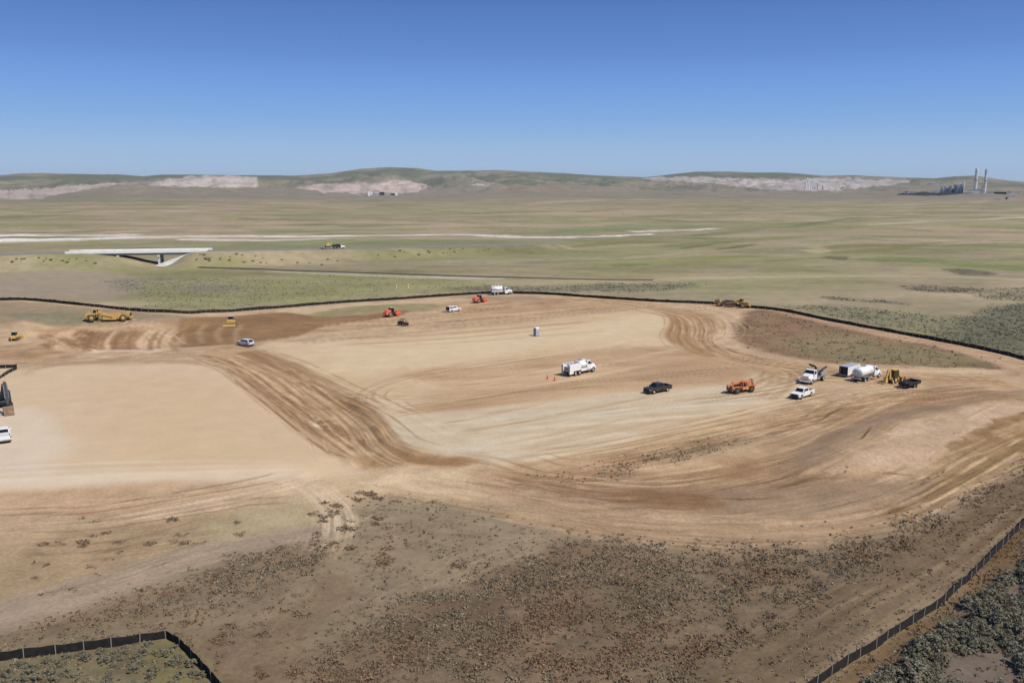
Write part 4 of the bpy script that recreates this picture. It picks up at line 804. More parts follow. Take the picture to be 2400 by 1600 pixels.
def truck_base(name, label, m, cat, hood=True, L0=-4.0, axles=(-2.9, -1.6), front=2.9, cab_z=2.75, daycab=True, cx=.9):
    t = thing(name, label, cat)
    MB().box(L0, front+.9, -.42, -.30, .72, .98).box(L0, front+.9, .30, .42, .72, .98).box(L0+.3, L0+.4, -.3, .3, .74, .95).box(0, .1, -.3, .3, .74, .95).obj('chassis_frame', M_['dark'], t)
    z0 = 1.05
    b = MB(); b.prism([(cx, z0-.25), (cx+1.25, z0-.25), (cx+1.25, 1.9), (cx, 1.9)], -1.1, 1.1); 
    cab = (cx, cx+1.25, 1.1, 1.9, cx+.04, cx+1.05, 1.0, cab_z); b.taper(*cab); b.obj('cab', m, t)
    pane(cab, 'F', .06, .94, .10, .90, M_['glass'], t, 'windshield'); pane(cab, 'B', .25, .75, .3, .8, M_['glass'], t, 'rear_window')
    for sd_ in 'LR': pane(cab, sd_, .2, .9, .12, .82, M_['glass'], t, 'side_window')
    h0 = cx+1.25; h1 = front+1.0
    b = MB(); b.hexa([(h0,-.9,z0),(h1,-.78,z0),(h1,.78,z0),(h0,.9,z0)], [(h0,-.86,2.0),(h1-.12,-.66,1.74),(h1-.12,.66,1.74),(h0,.86,2.0)]); b.obj('hood', m, t)
    for sg in (1, -1):
        pf = [(front-.72, .85)]+[(front+.56*math.cos(a), .62+.56*math.sin(a)) for a in np.linspace(2.7, .35, 7)]+[(front+.8, .75), (front+.75, 1.2), (front+.4, 1.42), (front-.4, 1.42), (front-.8, 1.15)]
        MB().prism(pf, sg*.72 if sg > 0 else -1.16, 1.16 if sg > 0 else -.72).obj('fender', m, t)
        MB().box(h1-.2, h1-.02, sg*.92-.14, sg*.92+.14, 1.12, 1.32, .02).obj('headlight', M_['lamp'], t)
        MB().cyl((cx-.1, sg*.98, 1.0), (cx-.1, sg*.98, 3.15), .075, 8).obj('exhaust_stack', M_['chrome'], t)
        MB().cyl((cx+.1, sg*.86, .72), (cx+1.2, sg*.86, .72), .30, 14).obj('fuel_tank', M_['chrome'], t)
    MB().box(h1-.1, h1+.03, -.55, .55, 1.02, 1.66, .015).obj('grille', M_['chrome'], t)
    MB().box(h1+.02, h1+.2, -1.15, 1.15, .55, .88, .04).obj('front_bumper', m if m is M_['white_paint'] else M_['chrome'], t)
    mirror_pair(t, cx+1.1, 1.12, 2.15)
    wheels(t, (front,), 1.12, .52, .30, M_['rim']); wheels(t, axles, 1.2, .52, .56, M_['rim'])
    for sg in (1, -1): MB().box(L0-.02, L0+.02, sg*.8-.12, sg*.8+.12, .78, .9).obj('tail_light', M_['tail'], t)
    return t

# ------------------------------------------------------------------ vehicles on the pad
WP = M_['white_paint']
t = truck_base('fuel_truck', 'white fuel and lube truck with square service box, parked mid pad beside two orange cones', WP, 'truck', L0=-4.5, axles=(-2.6, -1.3), front=3.1, cx=1.15)
b = MB(); b.box(-4.5, -.9, -1.22, -.72, 1.08, 2.55, .03).box(-4.5, -.9, .72, 1.22, 1.08, 2.55, .03).box(-4.2, -.9, -.72, .72, 1.02, 2.1, .02)
b.box(-4.5, -3.3, -1.22, -1.0, .55, 1.08, .02).box(-4.5, -3.3, 1.0, 1.22, .55, 1.08, .02); b.obj('service_body', WP, t)
for k in range(4):
    for sg in (1, -1): MB().box(-4.4+k*.88, -3.6+k*.88, sg*1.22-.01, sg*1.22+.012, 1.15, 2.45, .008).obj('locker_door', WP, t)
MB().box(-4.53, -4.48, -1.1, -.82, .75, 2.4).box(-4.53, -4.48, .82, 1.1, .75, 2.4).box(-4.23, -4.19, -.6, .6, 1.1, 1.95).obj('hose_reel_locker', M_['steel'], t)
b = MB(); b.lathe([(0, .7), (.06, 1.12), (1.85, 1.12), (1.9, .7)], (-.85, 0, 2.0), (1, 0, 0), 24, sy=1); b2 = MB(); b2.v = [(x, y, 2.0+(z-2.0)*.78) for x, y, z in b.v]; b2.f = b.f; b2.sm = b.sm; b2.obj('tank', WP, t)
MB().box(-.85, .95, -1.21, 1.21, 1.42, 1.50).obj('tank_trim', M_['steel'], t); MB().box(-.85, .95, -1.2, -.9, .75, 1.40, .03).box(-.85, .95, .9, 1.2, .75, 1.40, .03).obj('toolbox', WP, t)
for x in (-.4, .4): MB().cyl((x, 0, 2.85), (x, 0, 2.98), .25, 12).obj('hatch', M_['steel'], t)
b = MB()
for y_ in (-.6, .6): b.bar((-4.2, y_, 2.6), (-.9, y_, 2.6), .05)
for x_ in (-3.6, -2.6, -1.6): b.cyl((x_, .1, 2.1), (x_, .1, 2.5), .22, 10)
b.obj('deck_fittings', M_['steel'], t)
place(t, (1403, 869.5), (1334, 884.5), 'R', 1.22)

t = pickup('pickup_truck', 'black pickup truck parked between the fuel truck and the orange telehandler', M_['black_paint'])
place(t, (1524, 925.5), (1575, 916), 'L', .98)
t = pickup('pickup_truck', 'white crew-cab pickup truck with dark grille parked in front of the white crane truck', WP)
place(t, (1870, 939), (1911, 925.5), 'L', .98)
t = pickup('pickup_truck', 'white pickup truck seen from behind at the left edge of the pad below the excavator', WP)
PL = hit(11, 1040); t.location = (PL[0]-1.6, PL[1]+2.6, H1(*PL)); t.rotation_euler = (0, 0, R(122))
t = suv('sport_utility_vehicle', 'silver car at the head of the haul road below the front-facing bulldozer', M_['silver_paint'])
place(t, (560, 807), (573, 815), 'L', .95); t.rotation_euler = (0, 0, R(146))
t = suv('sport_utility_vehicle', 'white wagon with its dark tailgate raised, between the two orange compactors', WP, open_gate=True, shell=True)
place(t, (1082, 728.5), (1053, 732.5), 'R', .95)

# mechanic truck with a crane
t = truck_base('crane_service_truck', 'white truck with a dark folded crane and steel flatbed behind the cab', WP, 'truck', L0=-3.7, axles=(-2.3,), front=2.6, cx=.6)
MB().box(-3.9, .2, -1.2, 1.2, 1.05, 1.2, .02).obj('flatbed', M_['steel'], t)
b = MB()
for sg in (1, -1): b.box(-3.9, -1.2, sg*1.02-.16, sg*1.02+.16, 1.2, 1.95, .02)
b.obj('side_lockers', mat('service_grey', (.36, .36, .37), .5), t)
b = MB(); b.cyl((-.3, .35, 1.2), (-.3, .35, 3.1), .2, 12); b.box(-.6, .1, 0, .7, 1.2, 1.7, .04); b.obj('crane_column', M_['dark'], t)
b = MB(); b.bar((-.3, .35, 3.1), (.2, -.9, 3.55), .3, .34); b.bar((.2, -.9, 3.55), (-.9, -.7, 3.0), .2); b.obj('crane_boom', M_['dark'], t)
MB().bar((-1.0, 1.0, 2.3), (-3.8, 1.0, 2.75), .22, .24).bar((-1.0, -.9, 2.05), (-3.7, -.9, 2.2), .14).obj('folded_stinger', M_['dark'], t)
MB().box(-.1, .35, -1.1, -.2, 1.2, 2.3, .04).obj('tool_cabinet', M_['dark'], t)
MB().cyl((-2.6, -.4, 1.25), (-2.6, -.4, 2.1), .35, 14).cyl((-1.7, -.3, 1.25), (-1.7, -.3, 2.0), .3, 14).box(-3.6, -2.9, -.4, .5, 1.2, 1.9, .04).obj('deck_equipment', M_['steel'], t)
place(t, (1898, 903.5), (1937, 890), 'L', 1.15)

# enclosed trailer
t = thing('enclosed_trailer', 'white box trailer with grey roof and open dark rear, behind the white water truck', 'trailer')
b = MB(); b.box(-3.6, 3.6, -1.25, -1.17, .55, 2.85, .015).box(-3.6, 3.6, 1.17, 1.25, .55, 2.85, .015).box(3.5, 3.6, -1.17, 1.17, .55, 2.8).box(-3.6, 3.5, -1.17, 1.17, .55, .62); b.obj('box_walls', WP, t)
MB().box(-3.6, 3.6, -1.25, 1.25, 2.855, 2.93, .01).obj('roof', M_['roof'], t)
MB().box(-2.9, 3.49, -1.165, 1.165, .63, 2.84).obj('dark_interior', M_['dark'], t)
MB().box(-3.64, -3.56, -1.25, -1.12, .55, 2.85).box(-3.64, -3.56, 1.12, 1.25, .55, 2.85).box(-3.64, -3.56, -1.12, 1.12, 2.7, 2.85).obj('door_frame', M_['dark'], t)
MB().box(1.8, 2.6, -1.27, -1.25, .9, 2.4).obj('side_door', M_['roof'], t); MB().box(-1.6, 1.2, -1.3, -1.2, .5, .85, .02).box(-1.6, 1.2, 1.2, 1.3, .5, .85, .02).obj('fender', M_['dark'], t)
wheels(t, (-.7, .3), 1.2, .36, .22); MB().bar((3.6, -.9, .55), (5.0, 0, .5), .1).bar((3.6, .9, .55), (5.0, 0, .5), .1).obj('drawbar', M_['dark'], t)
MB().bar((4.7, 0, .0), (4.7, 0, 1.0), .08).obj('jack_leg', M_['steel'], t)
place(t, (2014, 877.5), (1987, 885), 'R', 1.0); t.scale = (.74, .8, .8)

# water truck
t = truck_base('water_truck', 'white water tank truck parked in front of the box trailer, left of the backhoe', WP, 'truck', L0=-4.0, axles=(-2.7, -1.4), front=3.0, cx=1.05)
b = MB(); b.lathe([(0, .5), (.1, .95), (.25, 1.15), (4.5, 1.15), (4.65, .95), (4.7, .5)], (-3.9, 0, 2.1), (1, 0, 0), 28); b2 = MB(); b2.v = [(x, y, 2.12+(z-2.1)*.88) for x, y, z in b.v]; b2.f = b.f; b2.sm = b.sm; b2.obj('tank', WP, t)
MB().box(-3.9, .7, -.5, .5, .98, 1.2).obj('tank_cradle', M_['steel'], t); MB().box(-3.2, -1.0, -1.25, -.7, 1.12, 1.17).box(-3.2, -1.0, .7, 1.25, 1.12, 1.17).obj('mudguard', M_['steel'], t)
MB().cyl((-1.3, 0, 3.05), (-1.3, 0, 3.24), .3, 14).obj('hatch', M_['steel'], t)
b = MB(); b.box(-4.4, -3.95, -1.0, 1.0, .8, 1.05, .02)
for y_ in (-.9, -.3, .3, .9): b.bar((-4.3, y_, 1.0), (-4.1, y_, 2.5), .06)
b.bar((-4.25, -.9, 1.7), (-4.25, .9, 1.7), .06).bar((-4.1, -.9, 2.5), (-4.1, .9, 2.5), .06); b.obj('rear_spray_bar', M_['steel'], t)
MB().box(-.9, .1, -1.166, -1.13, 2.2, 2.32).obj('tank_lettering_strip', M_['blue_grey'], t)
place(t, (2068, 888.5), (2019, 898), 'R', 1.2); t.scale = (1.12, 1.0, .98)

# vacuum truck by the far fence
t = truck_base('vacuum_truck', 'white tank truck with toothed-looking fittings on top, standing against the far black fence', WP, 'truck', L0=-4.2, axles=(-2.9, -1.6), front=3.1, cx=1.15)
b = MB(); b.lathe([(0, .4), (.12, .9), (4.2, .9), (4.35, .4)], (-3.9, 0, 2.35), (1, 0, 0), 20); b.obj('tank', WP, t)
for x in (-3.4, -2.4, -1.2, 0): MB().box(x-.2, x+.2, -.35, .35, 3.2, 3.62, .05).obj('top_hatch', WP, t)
MB().box(-3.9, .5, -1.15, -.95, 1.1, 1.75, .02).box(-3.9, .5, .95, 1.15, 1.1, 1.75, .02).obj('hose_tray', mat('pale_grey', (.6, .6, .63), .5), t)
MB().box(-3.9, .5, -.5, .5, .98, 1.55).obj('tank_cradle', M_['steel'], t); MB().cyl((-4.2, .5, 1.1), (-4.9, .9, .3), .1, 8).obj('suction_hose', M_['dark'], t)
place(t, (1197, 690.5), (1156, 692), 'R', 1.15)

# orange telehandler
t = thing('telehandler', 'orange rough-terrain telehandler with lowered boom, between the black pickup and white pickup', 'telehandler')
OP = M_['orange_paint']
MB().box(-2.4, 2.4, -.55, .55, .75, 1.25, .05).box(-2.9, -2.3, -.9, .9, .7, 1.9, .08).obj('chassis', OP, t)
MB().box(-1.9, .9, -1.15, -.55, .85, 1.75, .06).obj('engine_cover', OP, t)
b = MB(); b.bar((-2.9, 0, 2.15), (2.2, 0, 2.1), .5, .5); b.obj('boom', OP, t); MB().bar((2.1, 0, 2.05), (3.2, 0, 1.5), .36, .4).obj('inner_boom', OP, t)
MB().bar((-2.75, 0, 1.7), (-2.4, 0, 2.5), .7, .3).bar((-.4, 0, 1.2), (.9, 0, 1.9), .14).obj('lift_cylinder', M_['steel'], t)
cab = (-.9, .5, .5, 1.2, -.8, .3, .45, 2.5)
o = MB()
for x_, y_ in ((-.9, .6), (.5, .6), (-.9, 1.2), (.5, 1.2)): o.bar((x_, y_, 1.2), (x_, y_, 2.55), .09)
o.box(-.95, .55, .55, 1.25, 2.5, 2.6, .02).box(-.95, .55, .55, 1.2, .8, 1.3, .02); o.obj('operator_cab', OP, t)
MB().box(-.4, .1, .7, 1.1, 1.3, 1.9, .05).obj('seat', M_['dark'], t)
b = MB(); b.box(2.7, 2.85, -.9, .9, .6, 1.7, .02); b.obj('carriage', M_['brown_steel'], t)
for y_ in (-.45, .45): MB().box(2.8, 4.0, y_-.07, y_+.07, .45, .53).obj('fork', M_['dark'], t)
for x_ in (1.75, -1.75):
    for sg in (1, -1): MB().prism([(x_-.75, 1.15), (x_-.5, 1.42), (x_+.5, 1.42), (x_+.75, 1.15), (x_+.75, 1.22), (x_+.5, 1.5), (x_-.5, 1.5), (x_-.75, 1.22)], sg*.75 if sg > 0 else -1.2, 1.2 if sg > 0 else -.75).obj('fender', OP, t)
MB().box(2.1, 2.6, -1.0, 1.0, .85, 1.2, .04).box(-2.2, -1.2, -.5, .5, 1.25, 1.8, .05).obj('frame_bracket', OP, t)
wheels(t, (1.75, -1.75), 1.2, .68, .42, M_['dusty'], M_['tyre'])
place(t, (1712, 926), (1778, 917), 'L', 1.1); t.scale = (1.02, .95, .95)

# portable toilet and cones
t = thing('portable_toilet', 'grey portable toilet with white roof standing alone on the smooth pad', 'portable toilet')
MB().box(-.56, .56, -.56, .56, .08, 2.15, .03).obj('cabin', M_['grey_plastic'], t); MB().box(-.58, .58, -.58, .58, 0, .08).obj('base', M_['dark'], t)
MB().taper(-.6, .6, .6, 2.15, -.45, .45, .45, 2.38).obj('roof', WP, t); MB().box(-.605, -.56, -.36, .36, .15, 1.98, .01).obj('door', mat('door_grey', (.22, .25, .3), .5), t)
MB().cyl((.35, .35, 2.3), (.35, .35, 2.7), .05, 8).obj('vent_pipe', M_['dark'], t); MB().box(-.35, .35, -.575, -.55, 1.75, 2.0).obj('side_vent', WP, t)
P = hit(1257, 787.5); t.location = (P[0], P[1]+.4, H1(*P)); t.rotation_euler = (0, 0, R(38))
for k, (px, py, lb) in enumerate([(1283, 888, 'orange traffic cone on the pad, the farther left of the two behind the fuel truck'), (1300, 892, 'orange traffic cone on the pad, nearer to the fuel truck rear corner')]):
    c = thing('traffic_cone', lb, 'traffic cone', group='cones behind the fuel truck')
    MB().cyl((0, 0, .04), (0, 0, .92), .2, 14, .04).obj('cone_body', M_['cone'], c); MB().box(-.26, .26, -.26, .26, 0, .04).obj('base', M_['cone'], c)
    P = hit(px, py); c.location = (*P, H1(*P))

# backhoe loader
t = thing('backhoe_loader', 'yellow backhoe loader with dark glazed cab between the water truck and the black trailer', 'backhoe')
YP = M_['yellow_paint']
MB().box(-1.6, 1.0, -.5, .5, .65, 1.1, .04).prism([(.7, .9), (2.3, .8), (2.35, 1.35), (.7, 1.65)], -.45, .45).obj('body', YP, t)
cab = (-1.3, .7, .72, 1.1, -1.15, .55, .62, 2.55)
MB().taper(*cab).obj('cab', mat('cab_frame_brown', (.10, .07, .03), .5), t)
for sd_ in 'LRFB': pane(cab, sd_, .1, .9, .2, .88, mat('cab_glass', (.045, .042, .02), .12), t, 'cab_window')
MB().box(-1.25, .65, -.7, .7, 2.55, 2.68, .03).obj('cab_roof', YP, t)
b = MB(); b.bar((-1.7, 0, .8), (-2.1, 0, 2.7), .34, .42); b.bar((-2.1, 0, 2.5), (-2.7, 0, 2.6), .34, .42); b.obj('boom', YP, t); MB().bar((-2.7, 0, 2.7), (-3.2, 0, 1.3), .3, .36).obj('dipper_arm', YP, t)
MB().prism([(-3.7, 1.4), (-3.2, 1.3), (-3.0, .5), (-3.4, .25), (-3.9, .6)], -.35, .35).obj('rear_bucket', YP, t)
for sg in (1, -1):
    MB().bar((-1.7, sg*.6, .8), (-2.0, sg*1.2, .1), .16).box(-2.2, -1.8, sg*1.2-.2, sg*1.2+.2, 0, .1).obj('stabiliser_leg', YP, t)
    MB().bar((.7, sg*.62, 1.5), (2.9, sg*.62, .6), .14, .2).obj('loader_arm', YP, t)
MB().prism([(2.8, .1), (3.7, .1), (3.6, .2), (3.0, .35), (2.9, 1.0), (2.75, 1.0)], -1.1, 1.1).obj('front_bucket', YP, t)
wheels(t, (-.9,), .95, .68, .42, YP, M_['tyre']); wheels(t, (1.75,), .85, .45, .3, YP, M_['tyre'])
place(t, (2128, 893), (2080, 903), 'R', .8); t.scale = (.9, .9, 1.06)
# black tilt trailer
t = thing('equipment_trailer', 'low black open trailer with tandem wheels at the nose of the yellow backhoe', 'trailer')
MB().box(-2.4, 2.4, -1.1, 1.1, .6, .72, .02).obj('deck', mat('rusty_black', (.03, .022, .018), .8), t)
for sg in (1, -1):
    MB().box(-2.4, 2.4, sg*1.1-.04, sg*1.1+.04, .72, 1.25).obj('side_wall', M_['dark'], t); MB().box(-1.1, .9, sg*1.2-.1, sg*1.2+.1, .78, .84).obj('fender', M_['dark'], t)
MB().box(-2.44, -2.38, -1.06, 1.06, .72, 1.25).box(2.38, 2.44, -1.06, 1.06, .72, 1.25).obj('end_wall', M_['dark'], t)
MB().bar((2.4, -.8, .6), (3.7, 0, .55), .12).bar((2.4, .8, .6), (3.7, 0, .55), .12).obj('drawbar', M_['dark'], t)
MB().box(1.2, 1.7, -.3, .2, .72, 1.05, .03).obj('pump_box', M_['steel'], t)
wheels(t, (-.6, .4), 1.24, .36, .22, M_['steel'])
place(t, (2126, 914), (2162, 903.5), 'L', 1.1)

# padfoot compactors
def compactor(label, F, Rr):
    t = thing('soil_compactor', label, 'roller', group='orange soil compactors'); RP = M_['red_orange_paint']
    MB().prism([(-2.9, .8), (-2.7, 1.5), (-2.2, 2.05), (-.95, 2.2), (-.75, 1.0), (-1.2, .65)], -.85, .85).obj('engine_hood', RP, t)
    cab = (-.8, .55, .7, .95, -.75, .35, .62, 2.75); MB().taper(*cab).obj('cab', M_['dark'], t)
    for sd_ in 'LRFB': pane(cab, sd_, .08, .92, .3, .92, M_['glass'], t, 'cab_window')
    MB().box(-.85, .5, -.72, .72, 2.75, 2.88, .03).obj('cab_roof', mat('roof_grey', (.5, .5, .5), .5), t)
    MB().box(-.2, .9, -.3, .3, .6, 1.0, .04).obj('articulation_joint', M_['dark'], t)
    b = MB(); b.box(.75, 3.0, -1.12, -.98, .65, 1.05, .03).box(.75, 3.0, .98, 1.12, .65, 1.05, .03).box(2.85, 3.0, -.98, .98, .65, 1.05, .03).box(.75, .95, -.98, .98, .55, 1.25, .03); b.obj('drum_frame', RP, t)
    b = MB(); b.cyl((1.9, -.95, .76), (1.9, .95, .76), .66, 26)
    for i in range(14):
        for j in range(6):
            a = 2*math.pi*i/14+(j % 2)*.22; y_ = -.8+j*.32; c_ = Vector((1.9+.72*math.cos(a), y_, .76+.72*math.sin(a))); q = Matrix.Translation(c_) @ Matrix.Rotation(-a, 4, 'Y'); b.box(-.07, .06, -.09, .09, -.09, .09, M=q)
    b.obj('padfoot_drum', RP, t)
    wheels(t, (-1.3,), 1.12, .76, .5, M_['steel'], M_['dusty'])
    return place(t, F, Rr, 'R', 1.0)
compactor('orange soil compactor, left of the two, just above the small black utility buggy', (942, 739.5), (904, 744.5))
compactor('orange soil compactor nearest the far fence, just below the white tank truck', (1147, 707.5), (1110, 712))

# utility buggy
t = thing('utility_buggy', 'small black side-by-side utility buggy below the left orange compactor', 'utility vehicle')
MB().prism([(-1.6, .5), (-1.55, 1.0), (-.6, 1.05), (-.5, .7), (.5, .7), (.7, 1.1), (1.5, .95), (1.6, .5)], -.7, .7).obj('body', M_['dark'], t)
b = MB()
for sg in (1, -1): b.bar((.75, sg*.66, 1.0), (.2, sg*.6, 1.95), .06).bar((-.6, sg*.66, 1.0), (-.6, sg*.6, 1.95), .06).bar((.2, sg*.6, 1.95), (-.6, sg*.6, 1.95), .06)
b.obj('roll_cage', M_['dark'], t); MB().box(-.75, .3, -.68, .68, 1.95, 2.02, .02).obj('roof', M_['dark'], t)
MB().box(-.5, 0, -.6, .6, .75, 1.4, .05).obj('seat', mat('brown_seat', (.08, .045, .035), .7), t); MB().box(-1.5, -.7, -.65, .65, 1.05, 1.3, .02).obj('cargo_bed', mat('grey_bed', (.12, .1, .1), .6), t)
wheels(t, (1.05, -1.05), .8, .36, .26, M_['steel']); place(t, (957, 762), (941, 765), 'R', .7); t.rotation_euler = (0, 0, R(-28))

# wheel-tractor scrapers
def scraper(label, F, Rr, side, yp, bowlm, rear_engine, hood_low=False, tilt=1.0):
    t = thing('wheel_tractor_scraper', label, 'scraper', group='earthmoving scrapers')
    MB().prism([(4.0, 1.0), (6.7, .95), (6.8, 2.1), (6.4, 2.35), (4.4, 2.5), (3.9, 1.8)], -.75, .75).obj('tractor_hood', yp, t)
    cab = (3.2, 4.5, .8, 2.0, 3.3, 4.35, .7, 3.5); MB().taper(*cab).obj('cab', yp, t)
    for sd_ in 'LRFB': pane(cab, sd_, .12, .88, .3, .88, M_['glass'], t, 'cab_window')
    MB().box(3.1, 4.6, -.85, .85, 3.5, 3.62, .03).obj('cab_roof', yp, t)
    wheels(t, (4.6,), 1.65, 1.0, .75, yp, M_['dusty'])
    for sg in (1, -1):
        MB().box(3.6, 5.7, *sorted((sg*.9, sg*1.65)), 2.08, 2.2, .02).obj('fender', yp, t)
        MB().bar((3.0, sg*.5, 2.0), (1.8, sg*1.3, 2.2), .3, .4).bar((1.8, sg*1.4, 2.2), (-1.6, sg*1.45, 1.5), .22, .42).obj('draft_arm', yp, t)
    MB().bar((3.6, 0, 1.2), (3.0, 0, 2.6), .7, .7).bar((3.0, 0, 2.6), (1.9, 0, 2.4), .8, .6).obj('gooseneck', yp, t)
    b = MB(); b.prism([(1.4, .5), (1.2, 1.9), (.2, 2.4), (-3.0, 2.5), (-3.3, 1.2), (-2.4, .45)], -1.35, -1.2).prism([(1.4, .5), (1.2, 1.9), (.2, 2.4), (-3.0, 2.5), (-3.3, 1.2), (-2.4, .45)], 1.2, 1.35)
    b.box(-2.6, 1.3, -1.2, 1.2, .45, .6).box(-3.1, -2.95, -1.2, 1.2, .6, 2.4); b.obj('bowl', bowlm, t)
    MB().prism([(1.5, .55), (1.9, 1.3), (1.5, 2.1), (1.3, 2.0), (1.6, 1.3), (1.3, .6)], -1.2, 1.2).obj('apron', bowlm, t)
    MB().box(-2.8, 1.1, -1.15, 1.15, .6, 1.95, .2).obj('soil_load', M_['load'] if bowlm is not yp else mat('soil_load', (.3, .22, .15), .95), t)
    b = MB(); b.box(-6.3, -3.2, -.6, .6, 1.0, 1.5, .05)
    if rear_engine: b.prism([(-6.4, 1.5), (-6.3, 2.6), (-4.6, 2.75), (-4.3, 1.5)], -.7, .7)
    b.obj('rear_frame', yp if rear_engine else bowlm, t)
    if rear_engine: MB().box(-6.5, -6.38, -.6, .6, 1.5, 2.4).cyl((-5.2, .4, 2.7), (-5.2, .4, 3.2), .1, 8).obj('radiator_grille', M_['dark'], t)
    MB().box(-7.0, -6.3, -.5, .5, .9, 1.4, .05).obj('push_block', yp if rear_engine else bowlm, t); MB().box(6.8, 7.3, -.6, .6, .7, 1.2, .05).obj('front_bail', yp, t)
    wheels(t, (-4.6,), 1.65, 1.0, .75, yp, M_['dusty'])
    place(t, F, Rr, side, 1.6); return t
t = scraper('bright yellow scraper with engines at both ends on the left bank', (200, 757.5), (303, 754.5), 'L', YP, YP, True); t.scale = (.96,)*3
t = scraper('weathered scraper with dark bowl standing against the far fence, right of centre', (1751, 723.5), (1672, 718), 'R', M_['dull_yellow_paint'], M_['brown_steel'], True); t.scale = (.88,)*3

# bulldozers
def dozer(label, px, py, rz, s=1.0):
    t = thing('bulldozer', label, 'bulldozer', group='yellow bulldozers')
    for sg in (1, -1):
        pr = [(-1.7, .1), (1.6, .1), (1.95, .45), (1.8, .85), (-.9, 1.0), (-1.9, .75), (-2.0, .4)]
        MB().prism(pr, *sorted((sg*.8, sg*1.3))).obj('track', M_['dusty'], t)
    MB().prism([(-1.6, .6), (1.9, .6), (1.9, 1.75), (.3, 1.9), (-1.6, 1.5)], -.75, .75).obj('body', YP, t)
    cab = (-1.0, .3, .75, 1.6, -.9, .15, .65, 2.75); MB().taper(*cab).obj('cab', M_['dark'], t)
    for sd_ in 'LRFB': pane(cab, sd_, .1, .9, .15, .85, M_['glass'], t, 'cab_window')
    MB().box(-1.1, .35, -.78, .78, 2.75, 2.88, .03).obj('cab_roof', mat('pale_roof', (.62, .55, .4), .5), t)
    b = MB(); b.prism([(2.5, .1), (2.75, .15), (2.6, .7), (2.8, 1.3), (2.6, 1.35), (2.4, .7)], -1.7, 1.7); b.obj('blade', YP, t)
    for sg in (1, -1): MB().bar((0, sg*1.4, .5), (2.5, sg*1.4, .4), .16, .22).obj('push_arm', YP, t); MB().box(-.9, .5, *sorted((sg*.8, sg*1.3)), 1.05, 1.3, .04).obj('fender', YP, t)
    MB().box(-2.1, -1.6, -.5, .5, .7, 1.3, .05).bar((-2.0, 0, 1.2), (-2.7, 0, .9), .2).bar((-2.7, 0, 1.1), (-2.8, 0, .3), .14).obj('ripper', YP, t)
    MB().cyl((.9, 0, 1.8), (.9, 0, 2.5), .08, 8).obj('exhaust_pipe', M_['dark'], t)
    P = hit(px, py); t.location = (P[0], P[1]+1.5, H1(P[0], P[1]+1.5)); t.rotation_euler = (0, 0, rz); t.scale = (s, s, s); return t
dozer('yellow bulldozer facing the camera with wide blade on the dark freshly cut bank', 537.5, 765, R(-84))
dozer('small yellow bulldozer seen from behind at the left edge above the fenced corner', 28.5, 799, R(95), .8)

# excavator reaching in at the left edge
t = thing('excavator', 'dark excavator reaching in at the left edge with brown bucket resting on the pad', 'excavator')
for sg in (1, -1): MB().prism([(-2.0, .05), (2.0, .05), (2.4, .5), (2.0, .95), (-2.0, .95), (-2.4, .5)], *sorted((sg*.9, sg*1.5))).obj('track', M_['tyre'], t)
MB().box(-2.6, 1.5, -1.4, 1.4, 1.1, 1.4, .05).box(-2.8, .2, -1.4, .3, 1.4, 2.5, .1).box(-2.8, -1.8, .3, 1.4, 1.4, 2.3, .1).obj('house', mat('charcoal_paint', (.06, .06, .065), .5), t)
cab = (-.2, 1.5, .5, 1.4, -.1, 1.3, .45, 3.0)
b = MB(); b.hexa([(-.2,.4,1.4),(1.5,.4,1.4),(1.5,1.4,1.4),(-.2,1.4,1.4)], [(-.1,.45,3.0),(1.2,.45,3.0),(1.2,1.35,3.0),(-.1,1.35,3.0)]); b.obj('cab', M_['dark'], t)
b = MB(); b.bar((.8, 0, 1.6), (3.6, 0, 4.6), .45, .7); b.bar((3.5, 0, 4.6), (6.0, 0, 5.2), .42, .6); b.obj('boom', M_['dark'], t)
b = MB(); b.bar((5.7, 0, 5.6), (7.2, 0, 1.9), .42, .55); b.obj('stick', M_['dark'], t)
MB().bar((4.2, 0, 5.5), (5.6, 0, 5.7), .16).bar((6.1, .3, 5.3), (6.95, .3, 2.9), .1).bar((6.1, -.3, 5.3), (6.95, -.3, 2.9), .14).obj('hydraulic_cylinder', M_['chrome'], t)
MB().prism([(7.3, 1.6), (6.7, 1.5), (6.5, .8), (6.8, .2), (7.5, .03), (7.9, .1), (7.5, .8)], -.8, .8).obj('bucket', M_['brown_steel'], t)
MB().box(7.0, 7.35, -.3, .3, 1.6, 2.1, .03).obj('bucket_link', M_['dark'], t)
P = hit(21, 972); t.rotation_euler = (0, 0, R(-52)); dv = Vector((math.cos(R(-52)), math.sin(R(-52)))); t.location = (P[0]-7.2*dv.x, P[1]-7.2*dv.y, H1(*P))
